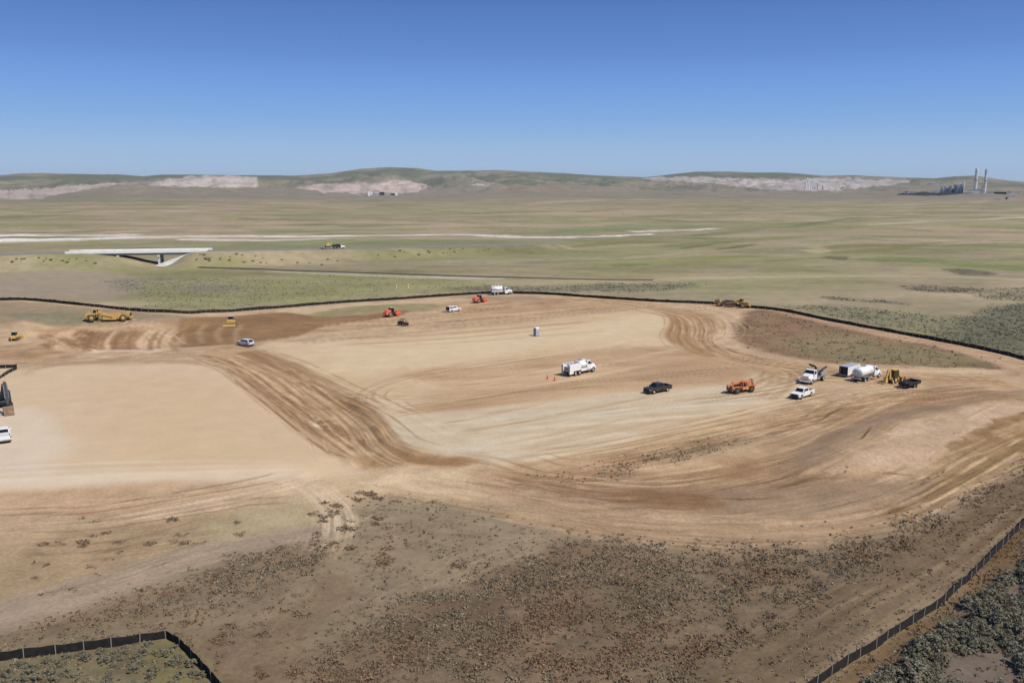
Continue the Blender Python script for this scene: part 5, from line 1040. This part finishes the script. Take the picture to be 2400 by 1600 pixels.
# ------------------------------------------------------------------ silt fences
def resample(P, step):
    P = [np.array(p, float) for p in P]; out = [P[0]]; acc = 0; cur = P[0]
    for q in P[1:]:
        while np.linalg.norm(q-cur) > step-acc:
            d = (q-cur)/np.linalg.norm(q-cur); cur = cur+d*(step-acc); out.append(cur); acc = 0
        acc += np.linalg.norm(q-cur); cur = q
    out.append(cur); return out
def fence(label, pts, h, step, seed=1, smoothed=True, group='black silt fences'):
    rg = random.Random(seed)
    P = [hit(x, y, True) for x, y in pts]
    if smoothed: P = smooth(P, False, 6)
    Q = resample(P, step); Q = [q+np.array([rg.uniform(-.12, .12), rg.uniform(-.12, .12)]) for q in Q]
    hs = [h*rg.uniform(.88, 1.1) for _ in Q]
    z = hgt(np.array([q[0] for q in Q]), np.array([q[1] for q in Q]))+.02
    t = thing('silt_fence', label, 'fence', (Q[0][0], Q[0][1], z[0]), group=group); O = Vector(t.location)
    b = MB(); top = []; bot = []
    for i in range(len(Q)-1):
        for k in range(4):
            f = k/4; p = Q[i]*(1-f)+Q[i+1]*f; sag = math.sin(math.pi*f)
            zz = z[i]*(1-f)+z[i+1]*f; n = rg.uniform(-.05, .05)*(1 if k else 0)
            top.append(Vector((p[0]+n, p[1]+n, zz+(hs[i]*(1-f)+hs[i+1]*f)*.95-.07*sag-rg.uniform(0, .04)))-O); bot.append(Vector((p[0]+n*.5, p[1]-n*.5, zz-.25))-O)
    m_ = len(top); th = Vector((0, .035, 0))
    vs = [v-th for v in bot]+[v-th for v in top]+[v+th for v in bot]+[v+th for v in top]; fs = []
    for i in range(m_-1): fs += [(i, i+1, m_+i+1, m_+i), (3*m_+i, 3*m_+i+1, 2*m_+i+1, 2*m_+i), (m_+i, m_+i+1, 3*m_+i+1, 3*m_+i)]
    b.add(vs, fs); b.obj('fabric', M_['fabric'], t)
    idx = sorted(range(len(Q)), key=lambda i: Q[i][0]**2+Q[i][1]**2)
    # stakes stand on the side towards the pad
    def stake(mb, i, off):
        x, y = Q[i]; r = math.hypot(x, y); sx, sy = -x/r*.09, -y/r*.09; lean = rg.uniform(-.06, .06)
        mb.bar((x+sx-off[0], y+sy-off[1], z[i]-.3-off[2]), (x+sx+lean-off[0], y+sy-off[1], z[i]+hs[i]*1.1-off[2]), .06, .06)
    for i in idx[:100]:
        q = MB(); stake(q, i, (Q[i][0], Q[i][1], z[i])); o = q.obj('stake', M_['stake'], t); o.location = Vector((Q[i][0], Q[i][1], z[i]))-O
    if len(idx) > 100:
        q = MB()
        for i in idx[100:]: stake(q, i, O)
        q.obj('stake_row', M_['fabric'], t)['kind'] = 'stuff'
    return t
fence('long black silt fence curving along the whole far edge of the site', [(-120,688),(0,690),(65,690),(200,703),(330,716),(430,721),(520,717),(650,707),(800,695),(900,689),(1000,682),(1120,675),(1240,676),(1350,683),(1500,693),(1640,699),(1720,707),(1800,715),(1900,736),(2050,764),(2200,792),(2300,813),(2352,826),(2500,865)], 1.05, 2.5, 3)
fence('dark silt fence with pale stakes running diagonally through the lower right corner', [(2480,1065),(2420,1135),(2352,1204),(2300,1256),(2230,1327),(2180,1372),(2100,1428),(2000,1493),(1920,1543),(1850,1592),(1700,1690)], .95, 2.3, 4)
fence('black silt fence with pale stakes enclosing the lower left corner plot', [(-150,1535),(0,1517),(100,1505),(275,1482),(389,1464),(389,1464),(430,1498),(470,1540),(512,1590),(580,1680)], .88, 2.3, 5, smoothed=False)
fence('short black silt fence with a sharp corner at the left edge above the excavator', [(-90,848),(0,846),(44,844),(44,845),(25,855),(0,869),(-60,900)], .8, 2.3, 6, smoothed=False)

# ------------------------------------------------------------------ highway, bridge, railway
def strip(name, P, Z, w, m, kind='structure', th=.12, step=6):
    P3 = smooth([(p[0], p[1], z_) for p, z_ in zip(P, Z)], False, 6); vs = []; fs = []
    for i, p in enumerate(P3):
        a = P3[max(i-1, 0)]; c = P3[min(i+1, len(P3)-1)]; d = np.array([c[0]-a[0], c[1]-a[1]]); d = d/np.linalg.norm(d); n = np.array([-d[1], d[0]])
        for sgn in (1, -1):
            q = p[:2]+n*w/2*sgn; vs += [(q[0], q[1], p[2]), (q[0], q[1], p[2]-th*4)]
    for i in range(len(P3)-1):
        a = i*4; fs += [(a, a+4, a+6, a+2), (a, a+1, a+5, a+4), (a+2, a+6, a+7, a+3)]
    b = MB(); b.add(vs, fs); o = b.obj(name, m); o['kind'] = kind; return o
HA = 0.14
strip('highway', HWP[:3], [z_+HA for z_ in HWZ[:3]], 12, M_['asphalt'])
strip('highway', HWP[3:], [z_+HA for z_ in HWZ[3:]], 12, M_['asphalt'])
bd = Vector((BR1[0]-BR0[0], BR1[1]-BR0[1])); BL = bd.length
t = thing('highway_bridge', 'white railed concrete highway overpass on square piers crossing the plain at the left', 'bridge', (BR0[0], BR0[1], 0), math.atan2(bd.y, bd.x))
s0 = BRS0-HW_S[2]; s1 = BRS1-HW_S[2]; DZ = HW_Z+HA
MB().box(s0-6, s1+6, -6.4, 6.4, DZ-.35, DZ).obj('deck', M_['concrete'], t)
for y_ in (-5, -2.5, 0, 2.5, 5): MB().box(s0-2, s1+2, y_-.25, y_+.25, DZ-1.5, DZ-.35).obj('girder', M_['steel'], t)
for sg in (1, -1): MB().box(-1 if sg > 0 else 0, BL+(1 if sg > 0 else -3), *sorted((sg*6.05, sg*6.42)), DZ-.38, DZ+.95).obj('barrier', M_['white_rail'], t)
for fx in (.27, .66):
    xx = s0+(s1-s0)*fx; b = MB(); b.box(xx-.6, xx+.6, -6.3, 6.3, DZ-2.5, DZ-1.5, .05); o = b.obj('pier_cap', M_['concrete'], t)
    for y_ in (-5.2, 0, 5.2): MB().box(xx-.5, xx+.5, y_-.5, y_+.5, -1, DZ-2.5, .05).obj('column', M_['concrete'], t)
b = MB(); b.hexa([(s1-21,-10.5,-.3),(s1-13,-10.5,-.3),(s1-13,-7.5,-.3),(s1-21,-7.5,-.3)], [(s1-2,-6.9,DZ-.7),(s1+8,-6.9,DZ-.7),(s1+8,-6.45,DZ-.7),(s1-2,-6.45,DZ-.7)]); b.obj('wing_paving', M_['concrete'], t)
MB().prism([(s1-17, -.3), (s1+1, -.3), (s1+1, DZ-1.5), (s1-3, DZ-1.5)], -4.5, 9).obj('slope_paving', mat('dark_grey_concrete', (.36, .34, .31), .9), t)  # darker grey concrete than the deck and piers
MB().box(s1-.8, s1+1, -6.3, 6.3, DZ-2.6, DZ-.36).obj('abutment', M_['concrete'], t); MB().box(s0-1, s0+.8, -6.3, 6.3, DZ-2.6, DZ-.36).obj('abutment', M_['concrete'], t)
RP_ = [hit(x, y, True) for x, y in RAIL]
o = strip('railway_track_bed', RP_, [H1(*p)+.22 for p in RP_], 1.9, M_['ballast'], th=.12)
for off in (-.72, .72):
    q = []
    for i, p in enumerate(RP_):
        a = RP_[max(i-1, 0)]; c = RP_[min(i+1, len(RP_)-1)]; d = np.array([c[0]-a[0], c[1]-a[1]]); d /= np.linalg.norm(d); q.append((p[0]-d[1]*off, p[1]+d[0]*off))
    strip('railway_rail', q, [H1(*p)+.36 for p in RP_], .12, M_['rail_steel'], th=.04)

# lorry with a trailer on the highway
def on_hw(px): p = _hw(px/K, 571.0, 5.8); s, tt = near_line(np.array([p[0]]), np.array([p[1]]), HWP); return float(s[0])
def hw_point(s, off=0):
    i = int(np.clip(np.searchsorted(HW_S, s)-1, 0, len(HWP)-2)); f = (s-HW_S[i])/(HW_S[i+1]-HW_S[i]); a, b = np.array(HWP[i]), np.array(HWP[i+1]); d = (b-a)/np.linalg.norm(b-a)
    p = a+(b-a)*f+np.array([-d[1], d[0]])*off; return p, math.atan2(d[1], d[0]), HWZ[i]*(1-f)+HWZ[i+1]*f
t = truck_base('dump_truck', 'dark dump truck with white cab driving on the highway right of the bridge', WP, 'truck', L0=-3.6, axles=(-2.6, -1.3), front=2.9, cx=1.0)
MB().prism([(-3.9, 1.1), (.8, 1.1), (.8, 2.8), (-3.9, 2.6)], -1.2, 1.2).obj('dump_body', M_['dark'], t)
p, a_, z_ = hw_point(on_hw(789), -3); t.location = (*p, z_+HA); t.rotation_euler = (0, 0, a_); t.scale = (.9,)*3
t = thing('flatbed_trailer', 'low pale flatbed trailer behind the dump truck on the highway', 'trailer'); MB().box(-4.5, 4.5, -1.2, 1.2, .75, .95, .03).obj('deck', M_['steel'], t); MB().bar((4.5, 0, .8), (6.3, 0, .7), .2).obj('drawbar', M_['steel'], t); wheels(t, (-3, -2), 1.2, .42, .3)
p, a_, z_ = hw_point(on_hw(757), -3); t.location = (*p, z_+HA); t.rotation_euler = (0, 0, a_)
t = thing('mini_excavator', 'small yellow excavator carried on the flatbed trailer on the highway', 'excavator'); MB().box(-1.4, 1.4, -.9, -.5, 0, .55, .1).box(-1.4, 1.4, .5, .9, 0, .55, .1).obj('track', M_['tyre'], t)
MB().box(-1.3, 1, -.8, .8, .6, 1.5, .1).box(-.2, .9, 0, .75, 1.5, 2.3, .05).obj('house', YP, t); MB().bar((.9, -.3, 1.1), (2.0, -.3, 2.4), .3).bar((2.0, -.3, 2.4), (3.1, -.3, .9), .25).obj('boom', YP, t)
t.location = (*p, z_+HA+.95); t.rotation_euler = (0, 0, a_)

# marker posts on the plain and an orange survey stake
for px, py, lb in ((928.5, 677, 'pale round-topped marker post on the plain beyond the fence, left of a pair'), (956.5, 675, 'pale round-topped marker post on the plain beyond the fence, right of a pair')):
    t = thing('marker_post', lb, 'marker post', group='pale marker posts'); P = hit(px, py); t.location = (*P, H1(*P)); MB().cyl((0, 0, 0), (0, 0, 1.3), .16, 8).obj('post', M_['white_rail'], t); MB().lathe([(0, .2), (.2, .34), (.5, .34), (.7, .15)], (0, 0, .9), (0, 0, 1), 10).obj('post_head', mat('pale_yellow', (.65, .62, .42), .7), t)
t = thing('survey_stake', 'leaning orange survey stake at the edge of the brush near the lower right bend', 'survey stake'); P = hit(2147, 1228); t.location = (*P, H1(*P)+.05); MB().bar((0, 0, -.1), (-.18, 0, .95), .05).obj('stake_rod', M_['cone'], t); MB().bar((0, 0, .1), (-.75, .2, .55), .04).obj('cross_lath', M_['cone'], t)

# ------------------------------------------------------------------ far industry: power station, silos, mine buildings
def far_pt(px, py): P = hit(px, py); return P, math.hypot(math.hypot(*P), CAM_H)/FPX
PB, PM = far_pt(2230, 455.3)
def z7(zx, zy): return 1850+zx/4.276, 360+zy/4.276
def fl(zx0, zx1, zy0, zy1, base=402, dy=0):             # rectangle in the far view -> metres beside the station yard
    x0 = (z7(zx0, 0)[0]-2230)*PM; x1 = (z7(zx1, 0)[0]-2230)*PM; return x0, x1, (base-zy1)/4.276*PM, (base-zy0)/4.276*PM
zb_ = H1(*PB)-1; azp = -math.atan2(PB[0], PB[1])
def ft(name, label, cat, group=None): return thing(name, label, cat, (PB[0], PB[1], zb_), azp, group)
t = ft('coal_heap', 'long black heap of coal lying in front of the power station', 'coal pile'); x0, x1, z0, z1 = fl(1180, 1830, 378, 402)
b = MB(); n_ = 26
for i in range(n_):
    u = i/n_; xa = x0+(x1-x0)*u; xb = x0+(x1-x0)*(i+1)/n_; f = lambda q: (z1)*min(1, q*4)**.7*(.75+.25*math.sin(q*23))*(1-.35*sst(.5, 1, q))
    ha, hb = float(f(u)), float(f((i+1)/n_)); b.hexa([(xa,-60,-6),(xb,-60,-6),(xb,40,-6),(xa,40,-6)], [(xa,-22,ha),(xb,-22,hb),(xb,8,hb),(xa,8,ha)])
b.obj('heap', M_['coal'], t)
for zx, w0, w1, zt, lb in ((1812, 34, 24, 175, 'tallest pale chimney of the power station, left of the two'), (1887, 28, 19, 182, 'second chimney of the power station with a dark top, right of the two')):
    t = ft('chimney_stack', lb, 'chimney', 'power station chimneys'); x0, x1, z0, z1 = fl(zx-w0/2, zx+w0/2, zt, 395); xm = (x0+x1)/2; r0 = (x1-x0)/2
    dk = .8 if zx > 1850 else .93
    MB().cyl((xm, 60, -5), (xm, 60, z1*dk), r0, 20, r0*w1/w0).obj('shaft', M_['concrete'], t); MB().cyl((xm, 60, z1*dk), (xm, 60, z1), r0*.72, 20, r0*.7).obj('chimney_top', M_['blue_grey'] if zx > 1850 else M_['pale_steel'], t)
    MB().cyl((xm, 60, z1*.55), (xm, 60, z1*.57), r0*1.05, 20).obj('gallery', M_['steel'], t)
rr_ = random.Random(11)
t = ft('boiler_house', 'cluster of grey boiler towers of the power station beside the chimneys', 'power station')
for k, (a, b_, c_, m) in enumerate([(1530,1560,350,'blue_grey'), (1560,1585,330,'blue_grey'), (1585,1600,345,'pale_steel'), (1600,1625,322,'blue_grey'), (1625,1640,352,'dark'), (1640,1655,306,'blue_grey'), (1655,1672,318,'steel'), (1665,1706,303,'pale_steel'), (1672,1690,350,'dark'), (1706,1714,340,'blue_grey'), (1712,1722,292,'pale_steel')]):
    x0, x1, z0, z1 = fl(a, b_, c_, 402); y_ = rr_.uniform(-10, 50); MB().box(x0, x1, y_, y_+45, -5, z1, 1).box(x0+2, x1-2, y_-.6, y_, z1*.6, z1*.64).obj('tower_block', M_[m], t)
    if m == 'pale_steel' and k == 7: MB().box(x0+8, x1-6, y_-.8, y_-.1, 5, z1*.45).obj('dark_bay', M_['blue_grey'], t)
b = MB()
for k in range(9):
    x0, x1, z0, z1 = fl(1545+k*18, 1549+k*18, 330+(k % 3)*14, 402); b.bar((x0, -14, 0), (x1+rr_.uniform(-10, 10), -14, z1), 2.5)
b.obj('pipe_bridge', M_['steel'], t)
t = ft('coal_conveyor', 'pale inclined coal conveyor rising to the boiler towers', 'conveyor'); x0, x1, z0, z1 = fl(1440, 1530, 362, 387)
MB().bar((x0, -20, z0), (x1, -20, z1), 6, 6).obj('conveyor_gallery', M_['pale_steel'], t); MB().bar(((x0+x1)/2, -20, 0), ((x0+x1)/2, -20, (z0+z1)/2), 3).obj('trestle', M_['steel'], t)
for k, (a, b_, c_, d_, m, lb) in enumerate([(1720,1790,362,376,'pale_steel','long pale hall between the boiler towers and the left chimney'), (1790,1870,358,375,'white_rail','white hall at the foot of the left chimney'), (1845,1880,374,402,'white_rail','white block left of the second chimney foot'), (1892,1945,382,400,'white_rail','low white shed right of the second chimney'), (1955,2050,380,394,'coal','long low black shed right of the chimneys'), (2060,2090,374,394,'white_rail','small white building at the right end of the power station'), (1675,1715,404,418,'white_rail','tiny white hut in front of the boiler towers'), (1245,1275,378,390,'pale_steel','small pale tank house on the coal heap left end'), (1860,1872,340,372,'pale_steel','slim pale tower between the two chimneys')]):
    t = ft('industrial_building', lb, 'building'); x0, x1, z0, z1 = fl(a, b_, c_, 402); y_ = -30 if c_ > 370 else 45; MB().box(x0, x1, y_, y_+26, -5, z1).obj('walls', M_[m], t); MB().box(x0-.8, x1+.8, y_-.8, y_+26.8, z1, z1+1.2).obj('roof', M_['steel'], t)
# houses and tanks scattered on the slope
def far_box(name, label, cat, px0, px1, py0, py1, m, depth=14, group=None, roof=True):
    P, s = far_pt((px0+px1)/2, py1); w = (px1-px0)*s; h = (py1-py0)*s; t = thing(name, label, cat, (P[0], P[1], H1(*P)-2), -math.atan2(*P), group)
    MB().box(-w/2, w/2, 0, depth, 0, h+2).obj('walls', M_[m], t)
    if roof: MB().prism([(-w/2-.5, h+2), (w/2+.5, h+2), (0, h+2+min(h*.35, w*.2))], -.5, depth+.5).obj('roof', M_['pale_steel'] if m != 'white_rail' else M_['roof'], t)
    return t
def b7(a, b_, c_, d_): return (1850+a/4.276, 1850+b_/4.276, 360+c_/4.276, 360+d_/4.276)
for a, lb in [((1395,1412,300,308), 'first pale house from the left on the slope behind the coal heap'), ((1418,1445,301,308), 'low pale house second from the left on the slope behind the coal heap'), ((1466,1488,294,310), 'largest pale house in the row on the slope behind the coal heap'), ((1508,1532,303,313), 'last pale house at the right of the row on the slope behind the coal heap')]: far_box('far_house', lb, 'house', *b7(*a), 'white_rail', group='houses on the slope behind the power station')
for a, m, lb in [((2062,2080,457,465), 'white_rail', 'small white hut nearest the camera right of the power station'), ((2090,2112,455,465), 'white_rail', 'white double hut right of the power station'), ((2168,2182,438,460), 'dark', 'dark narrow shed right of the power station'), ((2184,2202,430,450), 'white_rail', 'tall white tank house right of the power station'), ((2228,2256,425,432), 'pale_steel', 'long low pale shed right of the tall white tank house'), ((2280,2306,385,393), 'white_rail', 'pale shed highest up the slope at the right edge'), ((1096,1110,405,413), 'white_rail', 'tiny white hut left of the coal heap'), ((1118,1132,405,412), 'white_rail', 'tiny white hut second from the coal heap left tip')]: far_box('far_shed', lb, 'shed', *b7(*a), m)
for k, (zx, zt) in enumerate([(161, 290), (180, 284), (196, 280), (219, 292)]):
    P, s = far_pt(1850+zx/4.276, 360+369/4.276)
    P0, s0_ = far_pt(1890, 446.3)
    t = thing('storage_silo', ['first', 'second', 'third', 'fourth'][k]+' from the left of four tall pale silos below the right hand cuts', 'silo', (P[0]*P0[1]/P[1], P0[1], H1(*P0)-4), 0, 'pale storage silos')
    hh = (369-zt)/4.276*s0_+4; MB().cyl((0, 0, 0), (0, 0, hh), 6.2/4.276*s0_*1.02, 18).obj('barrel', M_['white_rail'], t); MB().cyl((0, 0, hh), (0, 0, hh+2), 5/4.276*s0_, 18, 2).obj('silo_cap', M_['steel'], t)
P0, s0_ = far_pt(1890, 446.3)
def c7(zx, zy, dy=12): return Vector(((1850+zx/4.276-1890)*s0_, dy, (369-zy)/4.276*s0_))
t = thing('mine_conveyor', 'long pale sloping conveyor descending right from the silo tops', 'conveyor', (P0[0], P0[1], H1(*P0)), 0); MB().bar(c7(178, 256), c7(400, 345), 5, 6).bar(c7(400, 345), c7(478, 372), 5, 6).obj('conveyor_gallery', M_['pale_steel'], t)
b = MB()
for u in (230, 280, 330, 400, 450): b.bar(c7(u, 369+4), c7(u, 256+(u-178)*.4+4), 3)
b.obj('trestle', M_['steel'], t)
for a, m, lb in [((236,262,340,369), 'pale_steel', 'grey transfer tower right of the four silos'), ((318,342,348,362), 'white_rail', 'small white plant house under the mine conveyor'), ((452,470,362,383), 'white_rail', 'white tower at the lower end of the mine conveyor'), ((525,545,336,352), 'blue_grey', 'dark machine house right of the mine conveyor')]: far_box('plant_building', lb, 'building', *b7(*a), m)
for k, (a, b_, c_, d_, m) in enumerate([(1690,1700,134,156,'white_rail'), (1701,1712,136,150,'white_rail'), (1716,1740,143,153,'blue_grey'), (1744,1765,138,152,'dark'), (1768,1790,142,152,'blue_grey'), (1796,1812,144,152,'dark'), (1816,1828,138,153,'white_rail'), (1832,1858,143,150,'blue_grey'), (1635,1665,150,156,'blue_grey')]):
    far_box('mine_building', ['narrow white tower', 'second white tower', 'wide grey hall', 'dark tipple', 'grey sorting hall', 'small dark shed', 'white bin at the right', 'long grey shed', 'low grey shed left of the towers'][k]+' of the mine below the central pale cut', 'building', a/1.96, b_/1.96, 380+c_/1.96, 380+d_/1.96, m, 20)
rr_ = random.Random(4)
M_['weathered'] = mat('weathered_cladding', (.24, .20, .18), .9, 0, .2, .1)
for k in range(26):
    x_ = 2+k*3.7+rr_.uniform(-1, 1); y_ = 440+(k % 3)*3.2+rr_.uniform(0, 1.5)-(x_*.01)
    far_box('far_shed', 'dark shed in the cluster on the far left hillside beside the pale cut', 'shed', x_, x_+rr_.uniform(1.2, 3), y_-rr_.uniform(1.0, 2.2), y_, ['weathered', 'dark', 'pale_steel'][0], 14, 'dark sheds on the left hillside', roof=False)

# ------------------------------------------------------------------ sagebrush
def leaf_mat(name, c1, c2):
    m = mat(name, c2, .9, 0, .2, 5, c2=c1); t = m.node_tree; b = t.nodes['Principled BSDF']; b.inputs['Specular IOR Level'].default_value = .15; return m
SAGE = leaf_mat('sage_leaves', (.13, .12, .08), (.27, .25, .175)); SAGE2 = leaf_mat('dry_sage_leaves', (.15, .135, .09), (.26, .235, .165))
def bush_mesh(seed, m, n=26, k=26, stem=True):
    rg = np.random.RandomState(seed); V = []; F_ = []
    cs = []
    for i in range(n):
        a = rg.rand()*6.28; rr = rg.rand()**.5*.42; h_ = (.42*(1-(rr/.5)**2)+.05)*rg.uniform(.45, 1.25); cs.append((rr*math.cos(a), rr*math.sin(a), h_))
    for cx, cy, cz in cs:
        s_ = rg.uniform(.07, .15)
        for j in range(k):
            d = rg.randn(3); d /= np.linalg.norm(d); d[2] = abs(d[2])*.9-.15
            c = np.array([cx, cy, cz])+d*s_*rg.uniform(.5, 1.1); nn_ = d+rg.randn(3)*.55+np.array([0, 0, .25]); nn_ /= np.linalg.norm(nn_); w = np.cross(nn_, rg.randn(3)); w /= np.linalg.norm(w)+1e-6; u = np.cross(nn_, w)
            L_ = rg.uniform(.035, .075); o = len(V); V += [c-w*L_*.5, c+w*L_*.5, c+u*L_*1.5]; F_.append((o, o+1, o+2))
        o = len(V); V += [np.array([cx*.15-.012, cy*.15, -.08]), np.array([cx*.15+.012, cy*.15, -.08]), np.array([cx, cy, cz])]; F_.append((o, o+1, o+2))
    me_ = new_mesh('sagebrush', np.array(V), np.array(F_)); me_.materials.append(m); return me_
BM = [bush_mesh(i, SAGE) for i in range(5)]+[bush_mesh(20+i, SAGE2, 16, 20) for i in range(3)]
def inside(P, x, y): return sdist(np.array([x]), np.array([y]), P)[0] < 0
def uv(x, y, z):
    d = Vector((x, y, z-CAM_H)); c, s = math.cos(PITCH), math.sin(PITCH); yy = d.y*c-d.z*s; zz = d.y*s+d.z*c; return 1200+FPX*d.x/yy, 800-FPX*zz/yy
def scatter(region, bare, want, smin, smax, meshes, label, group, seed, wl=7, thr=.42, fmin=.55):
    rg = random.Random(seed); P = [hit(x, y, True) for x, y in region]; B = [[hit(x, y, True) for x, y in q] for q in bare]
    nr = np.random.RandomState(seed); xs = [p[0] for p in P]; ys = [p[1] for p in P]; pts = []
    X = nr.uniform(min(xs), max(xs), 30000); Y = nr.uniform(min(ys), max(ys), 30000); Z = hgt(X, Y)
    dy_ = Y*math.cos(PITCH)-(Z-CAM_H)*math.sin(PITCH); dz_ = Y*math.sin(PITCH)+(Z-CAM_H)*math.cos(PITCH); U = 1200+FPX*X/dy_; V_ = 800-FPX*dz_/dy_
    ok = (fbm(X/wl, Y/wl, seed) > thr) & (sdist(X, Y, P) < 0) & (U > -25) & (U < 2425) & (V_ < 1640)
    for q in B: ok &= sdist(X, Y, q) > 0
    for x, y, z in zip(X[ok], Y[ok], Z[ok]):
        if len(pts) >= want: break
        s = rg.uniform(smin, smax)
        if any((x-a)**2+(y-b)**2 < ((s+c)*fmin*.5)**2 for a, b, c in pts): continue
        pts.append((x, y, s))
        o = bpy.data.objects.new('sagebrush', rg.choice(meshes)); COL.objects.link(o); o.location = (x, y, z-.03); o.rotation_euler = (0, 0, rg.uniform(0, 6.28)); o.scale = (s*rg.uniform(.9, 1.2), s*rg.uniform(.9, 1.2), s*rg.uniform(.75, 1.0)); tag(o, label, 'shrub', group)
    print('BUSH', len(pts))
    return pts
BARE = [[(2180,1500),(2280,1490),(2350,1530),(2340,1590),(2250,1620),(2150,1570)], [(2280,1360),(2360,1330),(2400,1340),(2330,1385)], [(2190,1390),(2240,1385),(2230,1410)], [(1990,1640),(2050,1560),(2110,1540),(2080,1600)], [(2330,1440),(2400,1430),(2400,1480)]]
big = scatter([(2420,1240),(2352,1300),(2240,1395),(2150,1465),(2080,1520),(2030,1560),(1950,1620),(2100,1700),(2600,1650),(2600,1150)], BARE, 220, 1.3, 3.0, BM[:5], 'grey-green sagebrush bush beyond the fence in the lower right corner', 'sagebrush bushes in the lower right corner', 5, 7, .36, .55)
sm_ = scatter([(-60,1530),(0,1524),(275,1490),(388,1472),(425,1505),(470,1560),(500,1600),(-60,1600)], [], 75, .7, 1.35, BM, 'low grey-green sagebrush inside the fenced lower left corner plot', 'sagebrush inside the fenced lower left plot', 8, 3, .38, .6)
# dark shrubs dotted on the highway embankment
SHM = bush_mesh(50, leaf_mat('dark_shrub_leaves', (.10, .095, .055), (.15, .145, .09)), 20, 20)
rg = random.Random(9); cnt = 0
while cnt < 60:
    x_, y_ = rg.choice([(rg.uniform(20, 230), rg.uniform(592, 606)), (rg.uniform(450, 640), rg.uniform(583, 603)), (rg.uniform(860, 1180), rg.uniform(570, 592)), (rg.uniform(500, 800), rg.uniform(590, 610))])
    P = hit(x_, y_, True); o = bpy.data.objects.new('dark_shrub', SHM); COL.objects.link(o); s = rg.uniform(.8, 1.7); o.location = (*P, H1(*P)-.1); o.scale = (s*1.3, s*1.3, s); o.rotation_euler = (0, 0, rg.uniform(0, 6)); tag(o, 'small dark shrub dotted on the grassy highway embankment', 'shrub', 'dark shrubs on the highway embankment'); cnt += 1

def tufts(name, mask, dens, size, seed, pal, ntri=11, label=None):
    rg = np.random.RandomState(seed)
    dr = np.gradient(elv)[None, :]*np.ones((na, 1)); da = np.gradient(np.radians(az))[:, None]*np.ones((1, ne)); area = (dr*da*E).ravel()
    clump = .15+sst(.32, .6, fbm(GX/2.0, GY/2.0, seed+1, 3))
    lam = np.where(mask, dens*area*brush*clump, 0); num = rg.poisson(np.clip(lam, 0, 6)); I = np.repeat(np.arange(N), num); n = len(I); print('TUFTS', name, n)
    jx = (rg.rand(n)-.5)*np.radians(.05)*GR[I]; jy = (rg.rand(n)-.5)*dr.ravel()[I]
    x = GX[I]+jx; y = GY[I]+jy; z = GZ[I]-.02
    s = size*(0.5+rg.rand(n)**1.5*1.1)
    d = rg.randn(n, ntri, 3); d /= np.linalg.norm(d, axis=2, keepdims=True); d[:, :, 2] = np.abs(d[:, :, 2])
    c = d*np.array([.5, .5, .32])*rg.uniform(.35, 1, (n, ntri, 1)); nn_ = d+rg.randn(n, ntri, 3)*.5; nn_ /= np.linalg.norm(nn_, axis=2, keepdims=True); w = np.cross(nn_, rg.randn(n, ntri, 3)); w /= np.linalg.norm(w, axis=2, keepdims=True); u = np.cross(nn_, w)
    L_ = rg.uniform(.12, .28, (n, ntri, 1)); tri = np.stack([c-w*L_, c+w*L_, c+u*L_*1.3+np.array([0, 0, .1])], 2)*s[:, None, None, None]
    tri[..., 2] = np.maximum(tri[..., 2], -.03)
    tri += np.stack([x, y, z], 1)[:, None, None, :]
    V = tri.reshape(-1, 3); F_ = np.arange(len(V)).reshape(-1, 3); me_ = new_mesh(name, V, F_)
    q = fbm(x/11, y/11, seed+9, 3)+rg.randn(n)*.12; pal = np.array(pal); t_ = np.clip((q-.3)/.4, 0, .999)*(len(pal)-1); i0 = t_.astype(int); f = (t_-i0)[:, None]
    cc = pal[i0]*(1-f)+pal[np.minimum(i0+1, len(pal)-1)]*f; cc = cc*rg.uniform(.75, 1.25, (n, 1))
    cc = np.repeat(cc, ntri*3, 0); ca_ = me_.color_attributes.new('Leaf', 'FLOAT_COLOR', 'POINT'); ca_.data.foreach_set('color', np.concatenate([cc, np.ones((len(cc), 1))], 1).astype(np.float32).ravel())
    me_.materials.append(SCRUB); o = bpy.data.objects.new(name, me_); COL.objects.link(o); o['kind'] = 'stuff'
    tag(o, label, 'shrubs')
SCRUB = bpy.data.materials.new('scrub_leaves'); SCRUB.use_nodes = True; t_ = SCRUB.node_tree; at_ = t_.nodes.new('ShaderNodeAttribute'); at_.attribute_name = 'Leaf'; b_ = t_.nodes['Principled BSDF']; t_.links.new(at_.outputs['Color'], b_.inputs['Base Color']); b_.inputs['Roughness'].default_value = .95; b_.inputs['Specular IOR Level'].default_value = .1
INV = np.abs(np.arctan2(GX, GY)) < R(34)
tufts('low_scrub', INV & (GR < 150) & (GR > 60), 36, .36, 3, [(.23,.14,.085), (.20,.145,.09), (.21,.165,.11), (.20,.165,.112), (.26,.21,.145)], 8, label='low brown and grey scrub covering the undisturbed ground around the site')
tufts('sagebrush_flat', INV & (GR >= 150) & (GR < 420), 2.2, .62, 13, [(.17,.155,.10), (.20,.19,.13), (.23,.22,.155)], 7, label='grey-green sagebrush flat beyond the far fence and on the brown mound')

# ------------------------------------------------------------------ air
hz = MB(); hz.box(-16500, 16500, -16500, 16500, float(GZ.min())-1.5, max(165, float(GZ.max()))+15); h = hz.obj('haze', None); h['kind'] = 'stuff'
hm = bpy.data.materials.new('haze_air'); hm.use_nodes = True; t_ = hm.node_tree; t_.nodes.clear(); o_ = t_.nodes.new('ShaderNodeOutputMaterial'); v_ = t_.nodes.new('ShaderNodeVolumePrincipled'); v_.inputs['Color'].default_value = (.72, .86, 1, 1); v_.inputs['Density'].default_value = 3.2e-5; v_.inputs['Anisotropy'].default_value = .2
t_.links.new(v_.outputs[0], o_.inputs['Volume']); h.data.materials.append(hm)
